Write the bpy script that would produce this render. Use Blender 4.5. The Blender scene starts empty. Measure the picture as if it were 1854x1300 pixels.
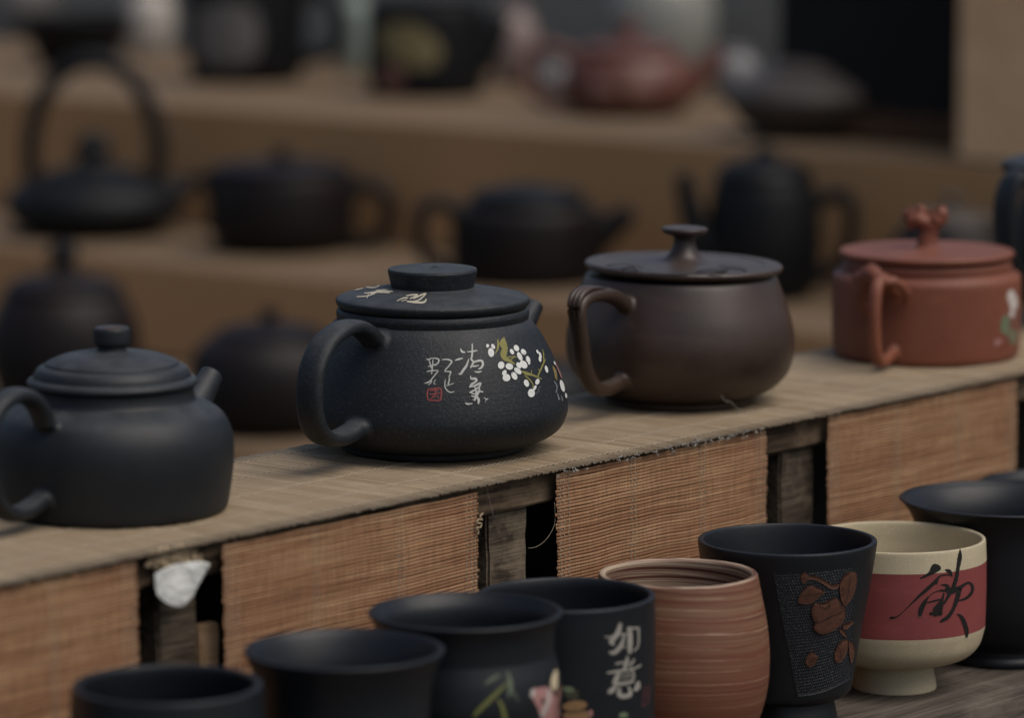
import bpy, bmesh, math, random
from mathutils import Vector, Matrix
from mathutils.bvhtree import BVHTree
from mathutils import noise as mnoise
R = random.Random(7)
sc = bpy.context.scene
C = sc.collection

# ------------------------------------------------------------------ camera
FPX, HORIZON, CAM_H = 8000.0, -500.0, .345          # focal length in photo pixels, horizon row, height over the shelf
PITCH = math.atan((650 - HORIZON) / FPX)
cam_d = bpy.data.cameras.new('camera'); cam = bpy.data.objects.new('camera', cam_d); C.objects.link(cam)
cam.location = (0, 0, CAM_H); cam.rotation_euler = (math.pi / 2 - PITCH, 0, 0)
cam_d.sensor_width = 36; cam_d.lens = FPX / 1854 * 36; cam_d.clip_end = 100; cam_d.clip_start = .05
cam_d.dof.use_dof = True; cam_d.dof.focus_distance = 2.085; cam_d.dof.aperture_fstop = 5.8
sc.camera = cam

# ------------------------------------------------------------------ sky, sun, exposure
SUN_EL, SUN_AZ = math.radians(58), math.radians(58)   # azimuth measured from the view direction's opposite (towards camera) to the right
world = bpy.data.worlds.new('World'); sc.world = world; world.use_nodes = True
wn = world.node_tree; wn.nodes.clear()
sky = wn.nodes.new('ShaderNodeTexSky'); sky.sky_type = 'NISHITA'; sky.sun_disc = False
sky.sun_elevation = SUN_EL; sky.air_density = 1.0; sky.dust_density = 4.5; sky.ozone_density = 1.0
bg = wn.nodes.new('ShaderNodeBackground'); bg.inputs[1].default_value = .068
wo = wn.nodes.new('ShaderNodeOutputWorld')
wn.links.new(sky.outputs[0], bg.inputs[0]); wn.links.new(bg.outputs[0], wo.inputs[0])
to_sun = Vector((math.sin(SUN_AZ) * math.cos(SUN_EL), -math.cos(SUN_AZ) * math.cos(SUN_EL), math.sin(SUN_EL)))
sky.sun_rotation = math.atan2(to_sun.x, to_sun.y)
sun_d = bpy.data.lights.new('sun', 'SUN'); sun_d.energy = 1.3; sun_d.angle = math.radians(55); sun_d.color = (1, .95, .88)
sun = bpy.data.objects.new('sun', sun_d); C.objects.link(sun)
sun.rotation_euler = to_sun.to_track_quat('Z', 'Y').to_euler()
sc.view_settings.view_transform = 'Standard'; sc.view_settings.look = 'None'
sc.view_settings.exposure = 0.4; sc.view_settings.gamma = 1; sc.view_settings.use_curve_mapping = False
sc.render.engine = 'CYCLES'; sc.cycles.use_denoising = True; sc.cycles.max_bounces = 8

# ------------------------------------------------------------------ photo pixel -> place
FW = Vector((0, math.cos(PITCH), -math.sin(PITCH))); UP = Vector((0, math.sin(PITCH), math.cos(PITCH))); RT = Vector((1, 0, 0))
EYE = Vector((0, 0, CAM_H))
def ray(x, y): return (FW + RT * ((x - 927) / FPX) + UP * ((650 - y) / FPX))
def on_plane(x, y, z):
    d = ray(x, y); return EYE + d * ((z - CAM_H) / d.z)
def px_per_m(P): return FPX / (P - EYE).dot(FW)
EA, EB = on_plane(0, 1050, 0), on_plane(1852, 670, 0)
E1 = (EB - EA).normalized(); E2 = Vector((-E1.y, E1.x, 0))      # along the shelf (away to the right) / towards its back
ORG = on_plane(1005, 1050 - .205 * 1005, 0)
SHELF_ROT = math.atan2(E1.y, E1.x)
def sh(a, b, z): return ORG + E1 * a + E2 * b + Vector((0, 0, z))
def ab(P): return ((P - ORG).dot(E1), (P - ORG).dot(E2))
def on_face(x, y, b):                                           # a, z where a pixel meets the vertical plane at depth b
    d = ray(x, y); t = ((sh(0, b, 0) - EYE).dot(E2)) / d.dot(E2); P = EYE + d * t
    return ab(P)[0], P.z

# ------------------------------------------------------------------ object helpers
def mesh_obj(name, verts, faces, mat, parent=None, smooth=True, loc=None, mats=None, mat_idx=None):
    me = bpy.data.meshes.new(name); me.from_pydata([tuple(v) for v in verts], [], faces); me.update()
    if smooth: me.polygons.foreach_set('use_smooth', [True] * len(me.polygons))
    o = bpy.data.objects.new(name, me); C.objects.link(o)
    if mats:
        for m in mats: me.materials.append(m)
        me.polygons.foreach_set('material_index', mat_idx)
    else: me.materials.append(mat)
    if parent: o.parent = parent
    if loc is not None: o.location = loc
    return o
def thing(name, label, cat, loc=(0, 0, 0), rz=0, group=None):
    o = bpy.data.objects.new(name, None); C.objects.link(o); o.location = loc; o.rotation_euler = (0, 0, rz)
    o.empty_display_size = .02
    tag(o, label, cat, group); return o
def tag(o, label, cat, group=None, kind=None):
    if label: o['label'] = label
    if cat: o['category'] = cat
    if group: o['group'] = group
    if kind: o['kind'] = kind
    return o

# ------------------------------------------------------------------ materials
MATS = {}
class NT:
    def __init__(s, name):
        s.m = bpy.data.materials.new(name); s.m.use_nodes = True; s.t = s.m.node_tree; s.b = s.t.nodes['Principled BSDF']
        s.co = s.n('ShaderNodeTexCoord')
    def n(s, typ, **kw):
        x = s.t.nodes.new(typ)
        for k, v in kw.items(): setattr(x, k, v)
        return x
    def l(s, a, b): s.t.links.new(a, b)
    def mapping(s, scale, src='Object'):
        m = s.n('ShaderNodeMapping'); m.inputs['Scale'].default_value = scale; s.l(s.co.outputs[src], m.inputs[0]); return m.outputs[0]
    def noise(s, vec, scale, detail=4, rough=.55, dist=0):
        x = s.n('ShaderNodeTexNoise'); x.inputs['Scale'].default_value = scale; x.inputs['Detail'].default_value = detail
        x.inputs['Roughness'].default_value = rough; x.inputs['Distortion'].default_value = dist
        s.l(vec, x.inputs['Vector']); return x.outputs['Fac']
    def ramp(s, fac, stops):
        x = s.n('ShaderNodeValToRGB'); e = x.color_ramp.elements
        while len(e) < len(stops): e.new(.5)
        for i, (p, c) in enumerate(stops): e[i].position = p; e[i].color = (*c, 1) if len(c) == 3 else c
        s.l(fac, x.inputs[0]); return x.outputs[0]
    def mix(s, fac, a, b, mode='MIX'):
        x = s.n('ShaderNodeMix', data_type='RGBA', blend_type=mode)
        for sock, v in ((x.inputs[0], fac), (x.inputs[6], a), (x.inputs[7], b)):
            if isinstance(v, (int, float)): sock.default_value = v
            elif isinstance(v, tuple): sock.default_value = (*v, 1)
            else: s.l(v, sock)
        return x.outputs[2]
    def math(s, op, a, b=0., c=0.):
        x = s.n('ShaderNodeMath', operation=op)
        for sock, v in zip(x.inputs, (a, b, c)):
            if isinstance(v, (int, float)): sock.default_value = v
            else: s.l(v, sock)
        return x.outputs[0]
    def color(s, c):
        if isinstance(c, tuple): s.b.inputs['Base Color'].default_value = (*c, 1)
        else: s.l(c, s.b.inputs['Base Color'])
    def bump(s, h, strength, dist):
        x = s.n('ShaderNodeBump'); x.inputs['Strength'].default_value = strength; x.inputs['Distance'].default_value = dist
        s.l(h, x.inputs['Height']); s.l(x.outputs[0], s.b.inputs['Normal'])
    def rough(s, v):
        if isinstance(v, float): s.b.inputs['Roughness'].default_value = v
        else: s.l(v, s.b.inputs['Roughness'])
    def spec(s, v): s.b.inputs['Specular IOR Level'].default_value = v

def clay(name, col, rough=.5, spec=.5, speck=.5, tint=None, dust=.0, bump=.25, gs=1.):
    """unglazed stoneware: cloudy tone, sandy grain, faint turning lines, a little dust"""
    t = NT(name); v = t.co.outputs['Object']
    big = t.noise(v, 28, 3); fine = t.noise(v, 1500 * gs, 2, .6); grain = t.noise(v, 620, 3, .7)
    c2 = tint or tuple(x * .78 for x in col)
    base = t.mix(t.ramp(big, [(.35, (0, 0, 0)), (.7, (1, 1, 1))]), col, c2)
    lite = tuple(min(1, x * 2.5 + .010) for x in col)
    base = t.mix(t.math('MULTIPLY', t.ramp(fine, [(.56, (0, 0, 0)), (.74, (1, 1, 1))]), speck), base, lite)
    smear = t.noise(t.mapping((14, 14, 34)), 1, 5, .7, 1.2)
    base = t.mix(t.math('MULTIPLY', t.ramp(smear, [(.52, (0, 0, 0)), (.72, (1, 1, 1))]), .4), base, tuple(min(1, x * 1.45 + .0025) for x in col))
    if dust:
        geo = t.n('ShaderNodeNewGeometry'); sx = t.n('ShaderNodeSeparateXYZ'); t.l(geo.outputs['Normal'], sx.inputs[0])
        up = t.ramp(sx.outputs['Z'], [(.55, (0, 0, 0)), (1, (1, 1, 1))])
        patch = t.ramp(t.noise(v, 90, 5, .7), [(.35, (.3, .3, .3)), (.75, (1, 1, 1))])
        base = t.mix(t.math('MULTIPLY', t.math('MULTIPLY', up, patch), dust), base, tuple(.075 + .55 * x for x in col) if col[0] > .02 else (.125, .132, .136))
    t.color(base)
    t.rough(t.math('ADD', t.math('ADD', t.math('MULTIPLY', big, .16), t.math('MULTIPLY', smear, .22)), rough - .19))
    t.spec(spec)
    rings = t.noise(t.mapping((6, 6, 900)), 1, 2)
    t.bump(t.math('ADD', t.math('ADD', grain, t.math('MULTIPLY', fine, .5)), t.math('MULTIPLY', rings, .35)), bump, .0004)
    return t.m
BLACK = clay('black_clay', (.0098, .0125, .0158), .50, .36, .6, dust=.5)
BLACKB = clay('black_clay_sandy', (.0088, .0116, .0150), .53, .36, 1.0, dust=.5, bump=.6, gs=.62)
BLACKC = clay('black_clay_fine', (.0068, .0088, .0120), .44, .38, .3, dust=.08, bump=.14)
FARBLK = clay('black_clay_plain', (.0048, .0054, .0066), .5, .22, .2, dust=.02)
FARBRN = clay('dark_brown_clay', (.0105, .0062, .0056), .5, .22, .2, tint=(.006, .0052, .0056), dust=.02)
PURPLE = clay('purple_brown_clay', (.046, .0275, .0185), .39, .5, .3, tint=(.022, .0120, .0085), dust=.6, bump=.12)
RED = clay('red_clay', (.188, .064, .036), .50, .36, .5, tint=(.150, .046, .026), dust=.2, bump=.18)
FARRED = clay('far_red_clay', (.115, .040, .026), .45, .5, .2, dust=.2)
FARGREY = clay('grey_brown_clay', (.07, .054, .044), .5, .4, .3, tint=(.045, .036, .03), dust=.8)
CREAM = clay('cream_clay', (.46, .395, .27), .5, .3, .25, tint=(.43, .365, .245), bump=.12)
BAND = clay('red_band_glaze', (.215, .052, .050), .5, .3, .15, tint=(.19, .046, .045), bump=.1)
def flat(name, col, rough=.6, var=.25, scale=400):
    t = NT(name); n = t.noise(t.co.outputs['Object'], scale, 4, .6)
    t.color(t.mix(n, tuple(x * (1 - var) for x in col), tuple(min(1, x * (1 + var)) for x in col))); t.rough(rough); t.spec(.3)
    t.bump(n, .15, .0003); return t.m
WHITE = flat('white_enamel', (.60, .61, .58)); INKW = flat('pale_ink', (.42, .43, .40)); INKC = flat('cream_ink', (.46, .42, .33))
INKG = flat('warm_grey_ink', (.30, .285, .25)); OLIVE = flat('olive_enamel', (.20, .185, .055)); SEAL = flat('red_seal_ink', (.30, .06, .06))
DSEAL = flat('dark_seal_ink', (.085, .03, .035)); INKK = flat('black_brush_ink', (.011, .011, .010), .5); GOLD = flat('gold_enamel', (.20, .15, .05))
GREYE = flat('grey_enamel', (.16, .17, .18)); PINKE = flat('pink_enamel', (.33, .17, .16)); CREAME = flat('cream_enamel', (.46, .39, .26))
BROWNE = flat('brown_enamel', (.20, .10, .08)); ORANGE = flat('ochre_enamel', (.26, .155, .075)); BAMB = flat('bamboo_enamel', (.135, .145, .045))
BAMG = flat('grey_green_enamel', (.10, .125, .085)); GRN = flat('green_enamel', (.13, .17, .10)); DKO = flat('dark_olive_enamel', (.05, .05, .035))
RELIEF = flat('brown_relief_clay', (.088, .038, .024), .55, .55, 320); LINE = flat('carved_line', (.02, .014, .012))
PANEL = flat('carved_ground', (.017, .020, .024), .42, .5, 900)
MUDPR = flat('dusty_grey_print', (.105, .10, .095), .6, .5, 60); GOLDPR = flat('dull_gold_print', (.15, .125, .06), .6, .6, 60)
HOLE = flat('dark_hole', (.004, .004, .004), .9)

def swirl():
    t = NT('marbled_clay'); v = t.co.outputs['Object']
    sx = t.n('ShaderNodeSeparateXYZ'); t.l(v, sx.inputs[0])
    tilt = t.math('ADD', t.math('MULTIPLY', sx.outputs['X'], .045), t.math('MULTIPLY', sx.outputs['Y'], .02))
    wob = t.math('MULTIPLY', t.math('SUBTRACT', t.noise(t.mapping((26, 26, 60)), 1, 3), .5), .0022)
    z = t.math('ADD', t.math('ADD', sx.outputs['Z'], tilt), wob)
    def bands(freq, seed):
        cx = t.n('ShaderNodeCombineXYZ'); t.l(t.math('MULTIPLY', z, freq), cx.inputs[2])
        t.l(t.math('ADD', t.math('MULTIPLY', sx.outputs['X'], 5), seed), cx.inputs[0]); t.l(t.math('MULTIPLY', sx.outputs['Y'], 5), cx.inputs[1])
        return t.noise(cx.outputs[0], 1, 3, .6)
    b1, b2, b3 = bands(240, 0), bands(700, 7), bands(260, 21)
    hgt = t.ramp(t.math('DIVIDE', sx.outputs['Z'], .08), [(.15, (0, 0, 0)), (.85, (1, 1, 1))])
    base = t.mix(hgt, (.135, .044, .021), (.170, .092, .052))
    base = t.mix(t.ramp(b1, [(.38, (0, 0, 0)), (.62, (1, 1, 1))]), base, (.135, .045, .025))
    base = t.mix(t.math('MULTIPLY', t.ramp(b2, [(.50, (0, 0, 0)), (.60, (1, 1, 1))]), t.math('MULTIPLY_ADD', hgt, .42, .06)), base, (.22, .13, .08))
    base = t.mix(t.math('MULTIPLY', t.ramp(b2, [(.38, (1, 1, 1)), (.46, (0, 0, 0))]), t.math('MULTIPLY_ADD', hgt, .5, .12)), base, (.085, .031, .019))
    fr = t.math('FRACT', t.math('ADD', t.math('MULTIPLY', z, 185), t.math('MULTIPLY', bands(70, 3), 1.7)))
    thin = t.ramp(fr, [(.0, (0, 0, 0)), (.025, (1, 1, 1)), (.05, (1, 1, 1)), (.085, (0, 0, 0))])
    brk = t.ramp(t.noise(t.mapping((30, 30, 90)), 1, 3, .6), [(.44, (0, 0, 0)), (.58, (1, 1, 1))])
    base = t.mix(t.math('MULTIPLY', t.math('MULTIPLY', t.math('MULTIPLY', thin, brk), .8), t.ramp(hgt, [(.1, (.25, .25, .25)), (.45, (1, 1, 1))])), base, (.40, .285, .195))
    t.color(base); t.rough(.5); t.spec(.35)
    t.bump(t.math('ADD', b2, t.noise(v, 900, 2)), .25, .0004); return t.m
def swirl_in():
    t = NT('marbled_clay_inside'); sx = t.n('ShaderNodeSeparateXYZ'); t.l(t.co.outputs['Object'], sx.inputs[0])
    cx = t.n('ShaderNodeCombineXYZ'); t.l(t.math('MULTIPLY', t.math('ADD', sx.outputs['Z'], t.math('MULTIPLY', sx.outputs['X'], .05)), 330), cx.inputs[2])
    t.l(t.math('MULTIPLY', sx.outputs['X'], 7), cx.inputs[0])
    b = t.noise(cx.outputs[0], 1, 2, .5)
    t.color(t.ramp(b, [(.36, (.06, .022, .014)), (.45, (.12, .045, .03)), (.5, (.40, .30, .21)), (.56, (.13, .05, .03)), (.62, (.44, .34, .24)), (.7, (.1, .04, .025))]))
    t.rough(.5); return t.m
SWIRL, SWIRLIN = swirl(), swirl_in()

def bamboo(name, c_lo, c_mid, c_hi, stain, along='X'):
    t = NT(name); g = t.n('ShaderNodeNewGeometry'); rnd = g.outputs['Random Per Island']
    sc_ = (18, 900, 900) if along == 'X' else (900, 18, 900)
    fib = t.noise(t.mapping(sc_), 1, 4, .6); big = t.noise(t.co.outputs['Object'], 9, 4, .6); med = t.noise(t.mapping((40, 260, 260) if along == 'X' else (260, 40, 260)), 1, 4, .65)
    col = t.ramp(rnd, [(0, c_lo), (.5, c_mid), (1, c_hi)])
    col = t.mix(t.ramp(fib, [(.3, (0, 0, 0)), (.75, (1, 1, 1))]), t.mix(.45, col, c_lo), col)
    col = t.mix(t.math('MULTIPLY', t.ramp(big, [(.42, (0, 0, 0)), (.68, (1, 1, 1))]), .5), col, stain)
    col = t.mix(t.math('MULTIPLY', t.ramp(med, [(.57, (0, 0, 0)), (.74, (1, 1, 1))]), .4), col, tuple(x * .6 for x in c_lo))
    patch = t.noise(t.mapping((14, 70, 70) if along == 'X' else (70, 14, 70)), 1, 4, .6)
    col = t.mix(t.math('MULTIPLY', t.ramp(patch, [(.5, (0, 0, 0)), (.66, (1, 1, 1))]), .55), col, tuple(x * 1.1 for x in c_hi))
    col = t.mix(t.math('MULTIPLY', t.ramp(patch, [(.3, (1, 1, 1)), (.46, (0, 0, 0))]), .4), col, c_lo)
    warp = t.noise(t.mapping((1000, 60, 60) if along == 'X' else (60, 1000, 60)), 1, 2, .5)
    col = t.mix(t.math('MULTIPLY', t.ramp(warp, [(.42, (1, 1, 1)), (.56, (0, 0, 0))]), .4 if along == 'X' else .15), col, tuple(x * .6 for x in c_lo))
    t.color(col); t.rough(.62); t.spec(.3); t.bump(t.math('ADD', fib, t.math('MULTIPLY', warp, .8)), .45, .0004); return t.m
MATF = bamboo('bamboo_orange', (.215, .105, .050), (.325, .178, .088), (.45, .285, .155), (.30, .140, .075))
MATT = bamboo('bamboo_dusty', (.265, .196, .122), (.325, .248, .160), (.405, .320, .216), (.28, .215, .14), along='Y')
THREAD = flat('cotton_thread', (.36, .30, .22), .8); LINT = flat('grey_lint', (.30, .28, .25), .9); TWINE = flat('straw_fibre', (.36, .28, .18), .8)

def wood(name, dark, mid, light, scale=1.0, rough=.75, bumpd=.0012):
    t = NT(name); v = t.mapping((5 * scale, 70 * scale, 70 * scale))
    g = t.noise(v, 1, 6, .65, .8); f_ = t.noise(t.mapping((22 * scale, 420 * scale, 420 * scale)), 1, 4, .6); b = t.noise(t.co.outputs['Object'], 24 * scale, 5, .7)
    col = t.ramp(g, [(.28, dark), (.5, mid), (.74, light)])
    col = t.mix(t.ramp(f_, [(.35, (1, 1, 1)), (.6, (0, 0, 0))]), col, dark)
    col = t.mix(t.math('MULTIPLY', t.ramp(b, [(.5, (0, 0, 0)), (.68, (1, 1, 1))]), .6), col, light)
    t.color(col); t.rough(rough); t.spec(.25)
    t.bump(t.math('ADD', g, t.math('MULTIPLY', f_, .7)), .6, bumpd); return t.m
OLDW = wood('aged_wood', (.020, .013, .008), (.092, .060, .036), (.24, .175, .110))
POSTW = wood('mossy_wood', (.026, .019, .013), (.088, .066, .046), (.24, .190, .130), 1.6)
INNER = wood('shade_dark_inner_wood', (.008, .006, .005), (.016, .012, .009), (.03, .023, .017))  # near-black tone puts the shade under the shelf into the wood colour
PLANKW = wood('grey_plank', (.055, .045, .036), (.115, .096, .078), (.20, .172, .142), .8)
EDGEW = wood('plank_edge', (.06, .042, .028), (.15, .105, .070), (.26, .19, .13), .9)
PALEW = wood('pale_board', (.56, .36, .20), (.68, .46, .27), (.74, .53, .34), .7)
RAILW = wood('brown_rail', (.05, .026, .014), (.085, .045, .024), (.12, .068, .038), .7)
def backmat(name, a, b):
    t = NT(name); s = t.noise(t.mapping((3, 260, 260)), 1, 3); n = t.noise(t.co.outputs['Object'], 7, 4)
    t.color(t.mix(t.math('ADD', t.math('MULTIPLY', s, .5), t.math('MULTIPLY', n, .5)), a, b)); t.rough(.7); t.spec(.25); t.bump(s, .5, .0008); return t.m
BACKF = backmat('back_mat_front', (.31, .175, .080), (.43, .260, .128)); BACKT = backmat('back_mat_top', (.135, .092, .054), (.195, .138, .088))  # BACKF colour is raised to make up for weak light on those fronts
BLACKBOARD = flat('black_panel', (.007, .007, .0072), .8, .3, 30)
WALLM = flat('grey_wall', (.20, .20, .185), .9, .25, 3)
GROUNDM = flat('paving', (.10, .098, .092), .9, .3, 6)
PAPER = flat('white_paper', (.60, .61, .58), .9, .12, 120)

# ------------------------------------------------------------------ shapes
def smooth_profile(pts, sub=4):
    """Catmull-Rom through (r, z) points; a point given as (r, z, 1) is a sharp corner"""
    out = []
    n = len(pts)
    for i in range(n - 1):
        p1, p2 = pts[i], pts[i + 1]
        c1, c2 = len(p1) > 2, len(p2) > 2
        p0 = pts[i - 1] if i > 0 and not c1 else p1
        p3 = pts[i + 2] if i + 2 < n and not c2 else p2
        for k in range(sub):
            t = k / sub
            q = [.5 * ((2 * p1[j]) + (-p0[j] + p2[j]) * t + (2 * p0[j] - 5 * p1[j] + 4 * p2[j] - p3[j]) * t * t + (-p0[j] + 3 * p1[j] - 3 * p2[j] + p3[j]) * t ** 3) for j in (0, 1)]
            out.append((max(q[0], 0), q[1]))
    out.append(tuple(pts[-1][:2])); return out
def lathe(name, prof, mat, parent, seg=96, mats=None, zmat=None, flute=None, loc=None):
    V, Fc, mi = [], [], []; w1, w2 = R.uniform(0, 6), R.uniform(0, 6)
    for r, z in prof:
        for k in range(seg):
            a = 2 * math.pi * k / seg; rr = r * (1 + .0022 * math.sin(2 * a + w1) + .0014 * math.sin(3 * a + w2) + (flute(a, z) if flute else 0))
            V.append((rr * math.sin(a), -rr * math.cos(a), z))
    for i in range(len(prof) - 1):
        for k in range(seg):
            k2 = (k + 1) % seg
            Fc.append((i * seg + k, i * seg + k2, (i + 1) * seg + k2, (i + 1) * seg + k))
            if mats: mi.append(zmat(i, .5 * (prof[i][1] + prof[i + 1][1])))
    o = mesh_obj(name, V, Fc, mat, parent, mats=mats, mat_idx=mi, loc=loc)
    me = o.data; me.set_sharp_from_angle(angle=math.radians(38)); return o
def path_curve(pts, sub=6):
    out = []; n = len(pts)
    for i in range(n - 1):
        p0 = pts[max(i - 1, 0)]; p1 = pts[i]; p2 = pts[i + 1]; p3 = pts[min(i + 2, n - 1)]
        for k in range(sub):
            t = k / sub
            out.append(tuple(.5 * ((2 * p1[j]) + (-p0[j] + p2[j]) * t + (2 * p0[j] - 5 * p1[j] + 4 * p2[j] - p3[j]) * t * t + (-p0[j] + 3 * p1[j] - 3 * p2[j] + p3[j]) * t ** 3) for j in range(len(p1))))
    out.append(tuple(pts[-1])); return out
def sweep(path, wid, thk, side, n=20, power=2.6):
    """closed section swept along path (Vectors); wid along the fixed side vector, thk across it"""
    V, Fc = [], []; m = len(path)
    for i, p in enumerate(path):
        tg = (path[min(i + 1, m - 1)] - path[max(i - 1, 0)]).normalized()
        s = (side - tg * side.dot(tg)).normalized(); nn = tg.cross(s)
        w, h = wid[i], thk[i]
        for k in range(n):
            a = 2 * math.pi * k / n; c_, s_ = math.cos(a), math.sin(a)
            V.append(p + s * (math.copysign(abs(c_) ** (2 / power), c_) * w * .5) + nn * (math.copysign(abs(s_) ** (2 / power), s_) * h * .5))
    for i in range(m - 1):
        for k in range(n):
            k2 = (k + 1) % n; Fc.append((i * n + k, i * n + k2, (i + 1) * n + k2, (i + 1) * n + k))
    Fc.append(tuple(range(n - 1, -1, -1))); Fc.append(tuple((m - 1) * n + k for k in range(n)))
    return V, Fc
def tube(pts, rad, n=8):
    P = [Vector(p) for p in pts]; r = rad if isinstance(rad, list) else [rad] * len(P)
    d = P[-1] - P[0]; side = Vector((0, 0, 1)) if abs(d.normalized().z) < .8 else Vector((1, .3, 0))
    return sweep(P, [2 * x for x in r], [2 * x for x in r], side, n, 2)
def merge(parts):
    V, Fc = [], []
    for v, f in parts:
        o = len(V); V += list(v); Fc += [tuple(i + o for i in q) for q in f]
    return V, Fc
def polar(rho, phi, z): return Vector((rho * math.sin(phi), -rho * math.cos(phi), z))

class Pot:
    """a vessel standing at photo pixel (x0, y0) on the level z0; sizes are read in photo pixels at that distance"""
    def __init__(s, name, label, cat, x0, y0, z0, group=None, P=None):
        s.P = P or on_plane(x0, y0, z0); s.s = px_per_m(s.P); s.y0 = y0; s.x0 = x0; s.vs = s.s * math.cos(PITCH)
        t = EYE - s.P; s.rz = math.atan2(t.x, -t.y)
        s.root = thing(name, label, cat, s.P, s.rz, group)
        s.mw = Matrix.Translation(s.P) @ Matrix.Rotation(s.rz, 4, 'Z')
    def prof(s, pts, sub=4):
        return smooth_profile([((p[0]) / s.s, (s.y0 - p[1]) / s.vs, *p[2:]) for p in pts], sub)
    def body(s, pts, mat, name='body', parent=None, sub=4, seg=96, **kw):
        pr_ = s.prof(pts, sub)
        if name == 'body': s.bprof = pr_
        return lathe(name, pr_, mat, parent or s.root, seg, **kw)
    def handle(s, pts, phi, w, t, mat, name='handle', flare=1.5, power=2.8, parent=None, n=24, joint=1.5, gap=9):
        """strap handle; both ends run out into a fillet pressed onto the body"""
        pc = path_curve([(q[0] / s.s, q[1] / s.s, q[2] if len(q) > 2 else 1.) for q in pts], 8)
        prof = s.bprof
        def rad(z):
            best = 0
            for (r1, z1), (r2, z2) in zip(prof, prof[1:]):
                if min(z1, z2) <= z <= max(z1, z2) and abs(z2 - z1) > 1e-9: best = max(best, r1 + (r2 - r1) * (z - z1) / (z2 - z1))
            return best
        keep = [i for i, q in enumerate(pc) if q[0] > rad(q[1]) + gap / s.s]
        pc = pc[keep[0]:keep[-1] + 1]; m = len(pc); ph = math.radians(phi)
        path = [polar(q[0], ph, q[1]) for q in pc]; side = Vector((math.cos(ph), math.sin(ph), 0)); wid, thk = [], []
        for i in range(m):
            u = min(i, m - 1 - i) / (m - 1)
            wid.append(w / s.s * (1 - .10 * max(0, 1 - u / .2))); thk.append(t / s.s * (1 + .18 * max(0, 1 - u / .2) ** 1.5))
        V, Fc = sweep(path, wid, thk, side, n, power); Fc = Fc[:-2]
        def snap(v, extra):
            z = max(v.z, .0008); rr = rad(z) + extra; h = math.hypot(v.x, v.y); return Vector((v.x / h * rr, v.y / h * rr, z))
        for end in (0, m - 1):
            ring = [V[end * n + k] for k in range(n)]; c = path[end]; tg = (path[0] - path[2] if end == 0 else path[-1] - path[-3]).normalized()
            inw = Vector((-c.x, -c.y, 0)).normalized(); tg = (tg + inw * .8).normalized(); rings = []
            cen = snap(c + tg * gap / s.s, 0)
            for k in range(n):
                P0 = ring[k]; P1 = snap(P0 + tg * (gap / s.s), .0001); P2 = snap(cen + (P1 - cen) * joint + (P1 - cen).normalized() * (4 / s.s), -.00015)
                rings.append([P0 * (1 - u) ** 2 + P1 * 2 * u * (1 - u) + P2 * u * u for u in (.2, .4, .6, .8, 1.)])
            prev = [end * n + k for k in range(n)]
            for j in range(5):
                b0 = len(V); V += [rings[k][j] for k in range(n)]; cur = [b0 + k for k in range(n)]
                for k in range(n):
                    k2 = (k + 1) % n; q = (prev[k], prev[k2], cur[k2], cur[k]); Fc.append(q if end else q[::-1])
                prev = cur
        return mesh_obj(name, V, Fc, mat, parent or s.root)
    def spout(s, pts, phi, mat, name='spout', n=28):
        """pts: (rho, z, radius) pixels from root to lip; open lip with a dark bore"""
        pc = path_curve([(a / s.s, b / s.s, c / s.s) for a, b, c in pts], 5)
        ph = math.radians(phi); path = [polar(a, ph, b) for a, b, c in pc]; rad = [c for a, b, c in pc]
        d = (path[-1] - path[-2]).normalized(); r = rad[-1]
        path += [path[-1] + d * r * .06, path[-1] + d * r * .02, path[-1] - d * r * 1.8]; rad += [r * .93, r * .74, r * .6]
        sd = Vector((math.cos(ph), math.sin(ph), 0)); V, Fc = [], []
        for i, p in enumerate(path):
            tg = d if i >= len(pc) - 1 else (path[i + 1] - path[max(i - 1, 0)]).normalized()
            nn = tg.cross(sd)
            for k in range(n):
                a = 2 * math.pi * k / n; V.append(p + (sd * math.cos(a) + nn * math.sin(a)) * rad[i])
        for i in range(len(path) - 1):
            for k in range(n):
                k2 = (k + 1) % n; Fc.append((i * n + k, i * n + k2, (i + 1) * n + k2, (i + 1) * n + k))
        Fc.append(tuple((len(path) - 1) * n + k for k in range(n)))
        return mesh_obj(name, V, Fc, mat, s.root)
    def cup(s, outer, wall, depth_y, mat, name='body', mat_in=None, lip=3, sub=4, **kw):
        """outer profile bottom->rim; goes over a rounded lip and down inside"""
        r, y = outer[-1][:2]; inn = []
        inn += [(r - wall * .25, y - lip), (r - wall * .75, y - lip), (r - wall, y + 1)]
        ys = [q for q in outer[::-1] if q[1] > y + 6 and q[1] < depth_y - 14]
        for q in ys: inn.append((q[0] - wall * 1.15, q[1]))
        last = inn[-1][0]; inn += [(last * .9, depth_y - 6), (last * .7, depth_y), (0, depth_y + 1)]
        pts = [(0, outer[0][1] - 3), (outer[0][0] * .86, outer[0][1] - 3, 1), (outer[0][0] * .9, outer[0][1], 1)] + list(outer) + inn
        if mat_in:
            k0 = (3 + len(outer) - 1) * sub + 2
            return s.body(pts, mat, name, sub=sub, mats=[mat, mat_in], zmat=lambda i, z: int(i > k0), **kw)
        return s.body(pts, mat, name, sub=sub, **kw)
    # ---- marks on the surface
    def bvh(s, *objs):
        V, Fc = [], []
        for o in objs:
            off = len(V); mw = s.mw @ (o.matrix_local if o.parent == s.root else o.parent.matrix_local @ o.matrix_local)
            V += [mw @ v.co for v in o.data.vertices]; Fc += [tuple(off + i for i in p.vertices) for p in o.data.polygons]
        s.tree = BVHTree.FromPolygons(V, Fc); s.inv = s.mw.inverted(); return s
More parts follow.
